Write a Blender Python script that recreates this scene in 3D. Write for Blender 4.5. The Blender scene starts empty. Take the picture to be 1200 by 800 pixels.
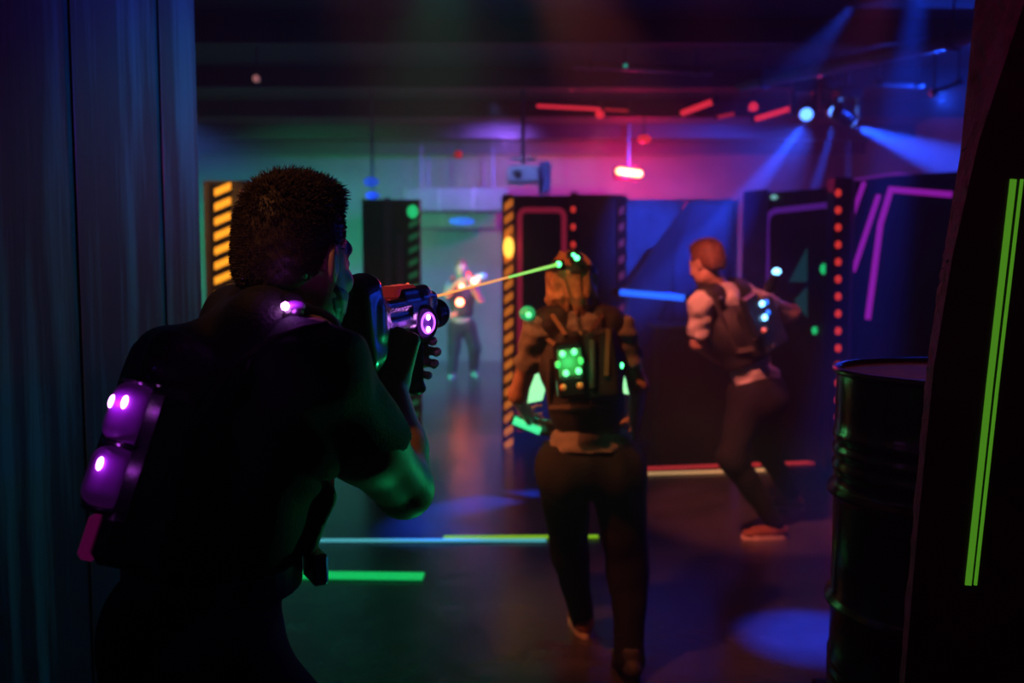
import bpy, math, random
import numpy as np
from mathutils import Matrix, Vector
random.seed(7); RNG = np.random.default_rng(7)
SC = bpy.context.scene
COL = SC.collection

# ------------------------------------------------------------------ camera
CAM_H, FPX, PITCH = 1.58, 1100.0, math.atan(90/1100)
cd = bpy.data.cameras.new('camera'); cam = bpy.data.objects.new('camera', cd); COL.objects.link(cam)
cam.location = (0, 0, CAM_H); cam.rotation_euler = (math.pi/2 - PITCH, 0, 0)
cd.sensor_width = 36; cd.lens = 36*FPX/1200; cd.clip_start = .05
cd.dof.use_dof = True; cd.dof.focus_distance = 1.68; cd.dof.aperture_fstop = 2.8; cd.dof.aperture_blades = 0
SC.camera = cam

# ------------------------------------------------------------------ view + world (smoke haze fills the hall)
vs = SC.view_settings
vs.view_transform = 'Standard'; vs.look = 'None'; vs.gamma = 1; vs.use_curve_mapping = False; vs.exposure = 0.15
SC.cycles.use_denoising = True
SC.cycles.max_bounces = 6; SC.cycles.diffuse_bounces = 3; SC.cycles.glossy_bounces = 3
SC.cycles.transmission_bounces = 4; SC.cycles.volume_bounces = 0
SC.cycles.sample_clamp_indirect = 4
w = bpy.data.worlds.new('world'); SC.world = w; w.use_nodes = True
wn = w.node_tree; wn.nodes.clear()
wo = wn.nodes.new('ShaderNodeOutputWorld'); wb = wn.nodes.new('ShaderNodeBackground')
wb.inputs[0].default_value = (.0, .0, .0, 1); wb.inputs[1].default_value = 0
wv = wn.nodes.new('ShaderNodeVolumeScatter')
wv.inputs['Color'].default_value = (1, 1, 1, 1); wv.inputs['Density'].default_value = .022
wv.inputs['Anisotropy'].default_value = .25
wn.links.new(wb.outputs[0], wo.inputs[0]); wn.links.new(wv.outputs[0], wo.inputs[1])

# ------------------------------------------------------------------ pixel -> place
def V(*a): return np.array(a[0] if len(a) == 1 else a, dtype=float)
def unit(v): v = V(v); return v/np.linalg.norm(v)
def ray(px, py):
    cx, cy = (px-600)/FPX, (400-py)/FPX
    return V(cx, math.cos(PITCH)+cy*math.sin(PITCH), -math.sin(PITCH)+cy*math.cos(PITCH))
def at(px, py, Y):
    d = ray(px, py); return V(0, 0, CAM_H) + d*(Y/d[1])
def on_floor(px, py, z=0.):
    d = ray(px, py); return V(0, 0, CAM_H) + d*((z-CAM_H)/d[2])
def on_plane(px, py, p, n):
    d = ray(px, py); o = V(0, 0, CAM_H); n = V(n)
    return o + d*(np.dot(V(p)-o, n)/np.dot(d, n))

# ------------------------------------------------------------------ the lamps of the hall, and unseen fills added to them
def look(o, src, dst):
    o.location = Vector(src)
    o.rotation_euler = (Vector(dst)-Vector(src)).to_track_quat('-Z', 'Y').to_euler()
def spot(name, src, dst, col, watts, deg, blend=.3, r=.03):
    l = bpy.data.lights.new(name, 'SPOT'); l.color = col; l.energy = watts
    l.spot_size = math.radians(deg); l.spot_blend = blend; l.shadow_soft_size = r
    o = bpy.data.objects.new(name, l); COL.objects.link(o); look(o, src, dst); return o
def bulb(name, src, col, watts, r=.03):
    l = bpy.data.lights.new(name, 'POINT'); l.color = col; l.energy = watts; l.shadow_soft_size = r
    o = bpy.data.objects.new(name, l); COL.objects.link(o); o.location = Vector(src); return o
BLUE, RED, GREEN, ORANGE = (.008, .065, 1), (1, .002, .1), (.02, 1, .32), (1, .2, .05)
HEAD_A, HEAD_B, HEAD_C = at(945, 134, 8.8), at(979, 131, 8.8), at(998, 142, 8.4)
# blue moving heads under the ceiling, then unseen blue lamps
spot('blue_head_beam', HEAD_A+V(-.03, -.02, -.1), at(790, 340, 7.3), BLUE, 8640, 12, .6)
spot('blue_head_beam', HEAD_B+V(-.01, -.02, -.1), at(930, 300, 7.9), BLUE, 6240, 7, .4)
spot('blue_head_beam', HEAD_C+V(-.02, .05, -.1), at(998, 300, 8.3), BLUE, 4320, 6, .5)
spot('blue_head_fan', HEAD_C+V(.03, -.02, -.05), at(1130, 197, 8.0), BLUE, 14000, 22, .02)
spot('blue_head_edge', HEAD_C+V(.03, -.02, -.05), at(1127, 171, 8.0), BLUE, 16000, 2.6, .6)
spot('blue_head_edge', HEAD_C+V(.03, -.02, -.05), at(1120, 226, 7.9), BLUE, 16000, 2.6, .6)
spot('blue_wall_wash', (2.2, 6.2, 3.25), at(770, 290, 8.5), BLUE, 800, 30, .6)
spot('blue_floor_fill', (2.0, 4.6, 3.3), on_floor(955, 745), (.002, .05, 1), 4200, 12, 1.0)  # separate unseen lamp added; panels block the moving head's own beam
bulb('blue_ceiling_spill', HEAD_B+V(.6, -.9, -.05), BLUE, 60)
spot('blue_back_flood', (3.6, 11.5, 3.2), (1.5, 13.5, 1.2), (.02, .07, 1), 1600, 110, .9, .1)
# red flood by the back wall
RED_LAMP = at(737, 202, 12.6)
spot('red_flood', RED_LAMP+V(0, .22, 0), RED_LAMP+V(.0, 2.8, -.3), RED, 900, 110, .8)
spot('red_flood_spill', RED_LAMP+V(0, -.25, -.05), RED_LAMP+V(.7, -.9, -1.6), RED, 260, 95, .8)
bulb('red_flood_glow', RED_LAMP+V(0, -.22, 0), RED, 100)
# green and teal floods left, behind the near partition, then unseen green fills
spot('green_flood', (-4.2, 9.3, 2.3), (-3.0, 12.0, 1.3), (.02, 1, .4), 2600, 80, .9, .1)
spot('teal_flood', (-3.6, 9.4, 3.1), (-1.4, 11.2, .8), (.05, .2, .9), 900, 66, .9, .1)
spot('green_floor_fill', (-.3, 4.7, 3.3), (-.6, 4.0, 0), (.02, 1, .5), 70, 45, .9, .08)  # unseen lamp added to tint the floor green
spot('green_jaw_fill', (.12, 2.55, .06), (-.19, 1.68, 1.3), GREEN, 6, 30, .5, .05)  # added below the view to put green under the man's jaw
spot('green_rim_fill', (2.15, 3.9, .55), (-.15, 1.62, 1.3), GREEN, 60, 8, .4, .04)  # added out of sight for the green rim on the man's arm
# orange floods, with unseen lamps added for other tints
spot('orange_flood', (-.75, 2.3, 3.3), (.22, 3.55, 1.1), ORANGE, 230, 26, .6, .05)
spot('orange_flood', (-2.3, 3.5, 1.9), (.1, 3.6, 1.15), ORANGE, 190, 22, .6, .05)
spot('warm_hair_fill', (-1.0, .55, 3.1), (-.38, 1.5, 1.62), (1, .35, .12), 40, 13, .7, .03)  # unseen warm lamp added to bring out the man's hair
spot('amber_drum_fill', (.45, 1.95, 3.3), (1.08, 2.24, 1.25), (1, .3, .16), 9, 22, .7, .03)  # unseen lamp added to warm the drum lid
spot('amber_panel_fill', (-2.3, 5.7, 3.3), (-2.15, 6.9, 1.75), (1, .4, .1), 45, 26, .7, .04)  # added overhead, unseen, to light the hazard panel amber
spot('orange_flood', (-.1, 3.5, 3.3), (1.3, 5.4, .8), (1, .18, .12), 680, 26, .6, .05)
spot('red_floor_fill', (.9, 4.1, 3.3), (.6, 3.7, 0), (1, .12, .05), 36, 36, .9, .08)  # unseen lamp added to redden the near floor
spot('pink_floor_fill', (2.2, 5.6, 3.35), (1.2, 5.7, 0), (1, .13, .35), 55, 52, .9, .08)  # added to turn the floor round the runner pink, no lamp shown
spot('red_edge_fill', (-.5, .2, 3.2), (.85, 1.75, 1.55), (1, .05, .28), 15, 42, .7, .05)  # unseen red lamp added to tint the right slab's edge
spot('pink_far_fill', (1.0, 9.6, 3.1), (-.5, 8.1, 0), (1, .2, .4), 500, 24, .8, .08)  # added to lay a pink patch on the far floor
spot('purple_flood', (0, 12, 3.2), (-.5, 14.5, 2.0), (.3, .12, 1), 700, 110, .9, .1)
# unseen blue and teal lamps added to colour the near partition
spot('blue_partition_fill', (1.0, 3.6, 3.2), (-.95, 2.8, 2.35), (.005, .08, 1), 110, 36, .9, .1)
spot('teal_partition_fill', (.6, 4.2, 3.25), (-.98, 2.6, 1.4), (.005, .7, .6), 60, 36, .9, .1)

# ------------------------------------------------------------------ materials
MATS = {}
def mat(name, col, rough=.6, metal=0, emit=None, es=0, var=0, vscale=6, bump=0, bscale=60, spec=.5, stretch=(1, 1, 1), coat=0, trans=0):
    if name in MATS: return MATS[name]
    m = bpy.data.materials.new(name); m.use_nodes = True; nt = m.node_tree
    b = nt.nodes['Principled BSDF']
    c = (*col, 1) if len(col) == 3 else col
    b.inputs['Base Color'].default_value = c
    b.inputs['Roughness'].default_value = rough; b.inputs['Metallic'].default_value = metal
    b.inputs['Specular IOR Level'].default_value = spec; b.inputs['Coat Weight'].default_value = coat
    b.inputs['Transmission Weight'].default_value = trans
    if emit: b.inputs['Emission Color'].default_value = (*emit, 1); b.inputs['Emission Strength'].default_value = es
    if var or bump:
        tc = nt.nodes.new('ShaderNodeTexCoord'); mp = nt.nodes.new('ShaderNodeMapping')
        mp.inputs['Scale'].default_value = stretch; nt.links.new(tc.outputs['Object'], mp.inputs[0])
    if var:
        n = nt.nodes.new('ShaderNodeTexNoise'); n.inputs['Scale'].default_value = vscale; n.inputs['Detail'].default_value = 6
        n.inputs['Roughness'].default_value = .65
        nt.links.new(mp.outputs[0], n.inputs['Vector'])
        r = nt.nodes.new('ShaderNodeValToRGB'); r.color_ramp.elements[0].position = .3; r.color_ramp.elements[1].position = .7
        r.color_ramp.elements[0].color = (*[x*(1-var) for x in c[:3]], 1)
        r.color_ramp.elements[1].color = (*[min(1, x*(1+var)) for x in c[:3]], 1)
        nt.links.new(n.outputs[0], r.inputs[0]); nt.links.new(r.outputs[0], b.inputs['Base Color'])
        mr = nt.nodes.new('ShaderNodeMapRange'); mr.inputs['To Min'].default_value = max(0.02, rough*(1-var*.5)); mr.inputs['To Max'].default_value = min(1, rough*(1+var*.5))
        nt.links.new(n.outputs[0], mr.inputs['Value']); nt.links.new(mr.outputs[0], b.inputs['Roughness'])
    if bump:
        n2 = nt.nodes.new('ShaderNodeTexNoise'); n2.inputs['Scale'].default_value = bscale; n2.inputs['Detail'].default_value = 4
        nt.links.new(mp.outputs[0], n2.inputs['Vector'])
        bp = nt.nodes.new('ShaderNodeBump'); bp.inputs['Strength'].default_value = bump; bp.inputs['Distance'].default_value = .01
        nt.links.new(n2.outputs[0], bp.inputs['Height']); nt.links.new(bp.outputs[0], b.inputs['Normal'])
    MATS[name] = m; return m
def glow(name, col, es, base=None): return mat(name, base or col, .4, 0, col, es)

M = dict(
    floor=mat('painted_concrete', (.055, .05, .052), .25, var=.4, vscale=2.2, bump=.3, bscale=9, spec=.6),
    ceil=mat('black_ceiling_paint', (.016, .016, .02), .8, var=.3, vscale=3),
    wall=mat('dark_wall_paint', (.10, .10, .11), .8, var=.3, vscale=2),
    ply=mat('black_painted_plywood', (.028, .028, .032), .55, var=.4, vscale=5, bump=.1, bscale=40),
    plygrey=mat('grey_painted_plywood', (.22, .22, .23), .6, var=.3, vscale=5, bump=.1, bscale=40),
    edge=mat('rough_board_edge', (.18, .13, .17), .75, var=.6, vscale=18, bump=.8, bscale=70),
    metal=mat('dark_steel', (.12, .12, .13), .35, .8, var=.2, vscale=8),
    pipe=mat('painted_pipe', (.18, .18, .2), .4, .3, var=.3, vscale=5),
    case=mat('black_plastic', (.012, .012, .014), .3, spec=.5, bump=.06, bscale=120),
    gunblk=mat('glossy_black_plastic', (.014, .014, .016), .22, spec=.6, coat=.2, bump=.04, bscale=90),
    drum=mat('black_drum_enamel', (.008, .009, .009), .2, 0, var=.5, vscale=9, spec=.7, bump=.15, bscale=25),
    drumtop=mat('dusty_drum_lid', (.3, .2, .17), .75, 0, var=.4, vscale=8, spec=.15),
    crate=mat('plain_crate_wood', (.06, .045, .035), .7, var=.4, vscale=6, stretch=(1, 1, 8)),
    cloth_black=mat('black_jersey', (.012, .013, .016), .85, var=.25, vscale=30, bump=.25, bscale=220, spec=.25),
    cloth_navy=mat('charcoal_tee', (.02, .022, .028), .85, var=.25, vscale=25, bump=.3, bscale=220, spec=.25),
    cloth_grey=mat('grey_tee', (.2, .19, .18), .85, var=.2, vscale=20, bump=.3, bscale=200, spec=.25),
    cloth_white=mat('pale_tee', (.5, .48, .46), .85, var=.15, vscale=20, bump=.3, bscale=200, spec=.25),
    vest=mat('black_nylon_vest', (.016, .016, .018), .6, var=.3, vscale=20, bump=.3, bscale=160, spec=.4),
    skin=mat('skin', (.42, .25, .18), .5, var=.12, vscale=14, bump=.1, bscale=200, spec=.4),
    hair_dark=mat('dark_brown_hair', (.035, .022, .015), .5, var=.5, vscale=60, spec=.4),
    hair_fair=mat('fair_hair', (.32, .19, .1), .5, var=.6, vscale=30, spec=.4),
    hair_brown=mat('brown_hair', (.14, .06, .035), .6, var=.4, vscale=40, spec=.4),
    eye=mat('eye_white', (.7, .7, .68), .2),
    shoe=mat('rust_canvas', (.22, .08, .045), .7, var=.2, vscale=20),
    shoe_dark=mat('dark_canvas', (.05, .045, .05), .7, var=.2, vscale=20),
    sole=mat('pale_rubber', (.7, .55, .45), .6, var=.1, vscale=20),
    strap=mat('webbing', (.05, .045, .04), .7, var=.2, vscale=60, stretch=(1, 1, 4)),
    chrome=mat('scuffed_metal', (.4, .4, .4), .25, 1, var=.3, vscale=30),
    tape_mag=glow('magenta_fluorescent_tape', (.55, .02, .75), .42, (.5, .05, .6)),
    tape_red=glow('red_fluorescent_tape', (.75, .03, .1), .22, (.6, .06, .12)),
    tape_green=glow('green_fluorescent_tape', (.2, .85, .04), .22, (.25, .7, .08)),
    stripe_or=glow('orange_tape_painted_light', (1, .36, .02), 1.25, (1, .45, .05)),  # lamp light on the orange tape put in as emission
    stripe_dull=glow('dull_red_hazard_tape', (.6, .05, .05), .12, (.6, .1, .08)),
    stripe_green=glow('green_tape_painted_light', (.02, .4, .15), .15, (.1, .5, .2)),  # green light falling on this tape put into colour and emission
    led_red=glow('red_led', (1, .05, .035), .62),
    led_redhot=glow('hot_red_led', (1, .14, .07), 26),
    led_bar=glow('red_lamp_lens', (1, .22, .1), 14),
    led_green=glow('green_led', (.08, 1, .28), 5),
    led_greenhot=glow('hot_green_led', (.16, 1, .36), 1.7),
    led_blue=glow('blue_led', (.1, .5, 1), 5),
    led_bluehot=glow('hot_blue_led', (.2, .6, 1), 4), lens_blue=glow('blue_lamp_lens', (.08, .25, 1), 4),
    led_purple=glow('purple_led', (.85, .3, 1), 12),
    purple_shell=glow('purple_lit_shell', (.35, .03, .6), .03, (.3, .06, .42)),
    tube_blue=glow('blue_tube', (.01, .12, 1), 1.6),
    red_emit=glow('red_emission', (1, .03, .06), .75),
    red_emit_dim=glow('dim_red_emission', (1, .03, .05), .3),
    tube_bluedim=glow('dim_blue_tube', (.02, .12, 1), .55),
    laser_line_cyan=glow('cyan_floor_laser', (.12, .7, .8), .6),
    laser_line_lime=glow('lime_floor_laser', (.4, .9, .02), .5),
    reflection_green=glow('green_floor_reflection', (.01, .8, .18), .5),
    strip_red=glow('red_floor_strip', (.9, .05, .06), .45),
    strip_warm=glow('warm_floor_strip', (1, .6, .25), .55),
    laser_orange=glow('orange_laser', (1, .38, .04), .95),
    laser_green=glow('green_laser', (.35, 1, .12), .85),
)

# streaked teal-black paint on the near left partition
def streak_mat():
    m = bpy.data.materials.new('streaked_board_paint'); m.use_nodes = True; nt = m.node_tree
    b = nt.nodes['Principled BSDF']; b.inputs['Roughness'].default_value = .6
    tc = nt.nodes.new('ShaderNodeTexCoord'); mp = nt.nodes.new('ShaderNodeMapping'); mp.inputs['Scale'].default_value = (7, 7, .5)
    nt.links.new(tc.outputs['Object'], mp.inputs[0])
    n = nt.nodes.new('ShaderNodeTexNoise'); n.inputs['Scale'].default_value = 1.4; n.inputs['Detail'].default_value = 7; n.inputs['Roughness'].default_value = .6
    nt.links.new(mp.outputs[0], n.inputs['Vector'])
    r = nt.nodes.new('ShaderNodeValToRGB'); e = r.color_ramp.elements
    e[0].position = .44; e[0].color = (.010, .016, .02, 1); e[1].position = .57; e[1].color = (.07, .2, .22, 1)
    nt.links.new(n.outputs[0], r.inputs[0]); nt.links.new(r.outputs[0], b.inputs['Base Color'])
    bp = nt.nodes.new('ShaderNodeBump'); bp.inputs['Strength'].default_value = .4; bp.inputs['Distance'].default_value = .01
    nt.links.new(n.outputs[0], bp.inputs['Height']); nt.links.new(bp.outputs[0], b.inputs['Normal'])
    return m
M['streak'] = streak_mat()

# ------------------------------------------------------------------ mesh helpers
def frame(fwd, up=(0, 0, 1)):
    """columns right, forward, up"""
    f = unit(fwd); r = unit(np.cross(f, up)); u = np.cross(r, f)
    return np.stack([r, f, u], 1)
class MB:
    def __init__(s): s.v, s.f = [], []
    def raw(s, vs, fs):
        o = len(s.v); s.v += [tuple(map(float, p)) for p in vs]; s.f += [tuple(i+o for i in f) for f in fs]; return s
    def box(s, c, half, R=None):
        R = np.eye(3) if R is None else R
        vs = [V(c)+R@(V(half)*V(x, y, z)) for x in (-1, 1) for y in (-1, 1) for z in (-1, 1)]
        return s.raw(vs, [(0, 1, 3, 2), (4, 6, 7, 5), (0, 4, 5, 1), (2, 3, 7, 6), (0, 2, 6, 4), (1, 5, 7, 3)])
    def rbox(s, c, half, R=None, r=.01):
        """box with all edges chamfered"""
        R = np.eye(3) if R is None else R; h = V(half); r = min(r, *(h*.95)); idx = {}; vs = []
        for x in (-1, 1):
            for y in (-1, 1):
                for z in (-1, 1):
                    sg = V(x, y, z)
                    for a in range(3):
                        p = sg*(h-r); p[a] = sg[a]*h[a]; idx[(x, y, z, a)] = len(vs); vs.append(V(c)+R@p)
        fs = []
        for a in range(3):
            b, d = (a+1) % 3, (a+2) % 3
            for sa in (-1, 1):
                q = []
                for sb, sd in ((-1, -1), (1, -1), (1, 1), (-1, 1)):
                    t = [0, 0, 0]; t[a], t[b], t[d] = sa, sb, sd; q.append(idx[(*t, a)])
                fs.append(tuple(q if sa > 0 else q[::-1]))
            for sa in (-1, 1):
                for sb in (-1, 1):
                    t1 = [0]*3; t2 = [0]*3; t1[a] = t2[a] = sa; t1[b] = t2[b] = sb; t1[d], t2[d] = -1, 1
                    q = [idx[(*t1, a)], idx[(*t1, b)], idx[(*t2, b)], idx[(*t2, a)]]
                    fs.append(tuple(q if sa*sb > 0 else q[::-1]))
        for x in (-1, 1):
            for y in (-1, 1):
                for z in (-1, 1):
                    q = [idx[(x, y, z, a)] for a in range(3)]; fs.append(tuple(q if x*y*z > 0 else q[::-1]))
        return s.raw(vs, fs)
    def lathe(s, prof, o, axis=(0, 0, 1), n=24):
        """prof: (radius, height along axis)"""
        a = unit(axis); h = V(0, 0, 1) if abs(a[2]) < .9 else V(1, 0, 0); e1 = unit(np.cross(a, h)); e2 = np.cross(a, e1)
        vs = []; fs = []
        for r, z in prof:
            for k in range(n):
                t = 2*math.pi*k/n; vs.append(V(o)+a*z+(e1*math.cos(t)+e2*math.sin(t))*max(r, 1e-5))
        for i in range(len(prof)-1):
            for k in range(n):
                fs.append((i*n+k, i*n+(k+1) % n, (i+1)*n+(k+1) % n, (i+1)*n+k))
        fs.append(tuple(range(n))[::-1]); fs.append(tuple((len(prof)-1)*n+k for k in range(n)))
        return s.raw(vs, fs)
    def tube(s, a, b, r, r2=None, n=12):
        a, b = V(a), V(b); L = np.linalg.norm(b-a); return s.lathe([(r, 0), (r if r2 is None else r2, L)], a, b-a, n)
    def ball(s, c, r, n=14, R=None):
        r = V(r, r, r) if np.isscalar(r) else V(r); R = np.eye(3) if R is None else R; vs = []; fs = []; m = n//2
        for i in range(m+1):
            p = math.pi*i/m
            for k in range(n):
                t = 2*math.pi*k/n
                vs.append(V(c)+R@(r*V(math.sin(p)*math.cos(t), math.sin(p)*math.sin(t), -math.cos(p))))
        for i in range(m):
            for k in range(n): fs.append((i*n+k, i*n+(k+1) % n, (i+1)*n+(k+1) % n, (i+1)*n+k))
        return s.raw(vs, fs)
    def torus(s, c, axis, R, r, n=28, m=8, sx=1.):
        a = unit(axis); h = V(0, 0, 1) if abs(a[2]) < .9 else V(0, 1, 0); e1 = unit(np.cross(a, h)); e2 = np.cross(a, e1); vs = []; fs = []
        for i in range(n):
            t = 2*math.pi*i/n; d = e1*math.cos(t)*sx+e2*math.sin(t)
            for j in range(m):
                p = 2*math.pi*j/m; vs.append(V(c)+d*(R+r*math.cos(p))+a*r*math.sin(p))
        for i in range(n):
            for j in range(m): fs.append((i*m+j, ((i+1) % n)*m+j, ((i+1) % n)*m+(j+1) % m, i*m+(j+1) % m))
        return s.raw(vs, fs)
    def prism(s, poly, off):
        """poly: 3d points of one face, off: vector to the other face"""
        n = len(poly); vs = [V(p) for p in poly]+[V(p)+V(off) for p in poly]
        return s.raw(vs, [tuple(range(n))[::-1], tuple(range(n, 2*n))]+[(i, (i+1) % n, n+(i+1) % n, n+i) for i in range(n)])
    def sweep(s, pts, r, n=8):
        """round tube through points, r scalar or list"""
        pts = [V(p) for p in pts]; vs = []; fs = []; pr = None
        for i, p in enumerate(pts):
            t = unit(pts[min(i+1, len(pts)-1)]-pts[max(i-1, 0)])
            if pr is None: pr = np.cross(t, V(0, 0, 1) if abs(t[2]) < .9 else V(1, 0, 0))
            e1 = unit(pr-t*np.dot(pr, t)); e2 = np.cross(t, e1); pr = e1; rr = r[i] if hasattr(r, '__len__') else r
            for k in range(n):
                a = 2*math.pi*k/n; vs.append(p+(e1*math.cos(a)+e2*math.sin(a))*rr)
        for i in range(len(pts)-1):
            for k in range(n): fs.append((i*n+k, i*n+(k+1) % n, (i+1)*n+(k+1) % n, (i+1)*n+k))
        fs.append(tuple(range(n))[::-1]); fs.append(tuple((len(pts)-1)*n+k for k in range(n)))
        return s.raw(vs, fs)
    def ribbon(s, pts, nrm, wd, th):
        """flat tape lying on a plane with normal nrm, bevelled joints"""
        nrm = unit(nrm); pts = [V(p) for p in pts]; L = []; Rr = []
        for i, p in enumerate(pts):
            d1 = unit(pts[i]-pts[i-1]) if i else None; d2 = unit(pts[i+1]-pts[i]) if i < len(pts)-1 else None
            d = unit((d1 if d1 is not None else d2)+(d2 if d2 is not None else d1)); sd = unit(np.cross(nrm, d))
            k = 1. if d1 is None or d2 is None else 1/max(.5, np.dot(sd, unit(np.cross(nrm, d1))))
            L.append(p+sd*wd/2*k); Rr.append(p-sd*wd/2*k)
        n = len(pts); vs = L+Rr+[q+nrm*th for q in L]+[q+nrm*th for q in Rr]; fs = []
        for i in range(n-1):
            a, b, c, d = i, i+1, n+i+1, n+i
            fs += [(a, b, c, d), (2*n+d, 2*n+c, 2*n+b, 2*n+a), (a, 2*n+a, 2*n+b, b), (d, c, 2*n+c, 2*n+d)]
        fs += [(0, n, 3*n, 2*n), (n-1, 3*n-1, 4*n-1, 2*n-1)]
        return s.raw(vs, fs)
    def mesh(s, name, m, smooth=False):
        me = bpy.data.meshes.new(name); me.from_pydata(s.v, [], s.f); me.validate(); me.update()
        import bmesh as bm_
        b = bm_.new(); b.from_mesh(me); bm_.ops.recalc_face_normals(b, faces=b.faces); b.to_mesh(me); b.free()
        me.materials.append(m)
        if smooth: me.polygons.foreach_set('use_smooth', [True]*len(me.polygons)); me.set_sharp_from_angle(angle=math.radians(40))
        return me
    def build(s, name, m, parent=None, smooth=False): return link(name, s.mesh(name, m, smooth), parent)
def world_loc(o):
    l = Vector(o.location)
    while o.parent: o = o.parent; l += Vector(o.location)
    return l
def link(name, me, parent=None, loc=None):
    o = bpy.data.objects.new(name, me); COL.objects.link(o)
    if loc is not None: o.location = Vector(loc)
    if parent:
        o.parent = parent
        root = parent
        while root.parent: root = root.parent
        if not parent.parent: o.matrix_parent_inverse = Matrix.Translation(-Vector(root.location))
    return o
def thing(name, label, cat, loc, group=None):
    o = bpy.data.objects.new(name, None); COL.objects.link(o); o.location = Vector(loc); o.empty_display_size = .1
    return tag(o, label, cat, group)
def tag(o, label, cat, group=None):
    o['label'] = label; o['category'] = cat
    if group: o['group'] = group
    return o
def struct(o): o['kind'] = 'structure'; return o

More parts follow.
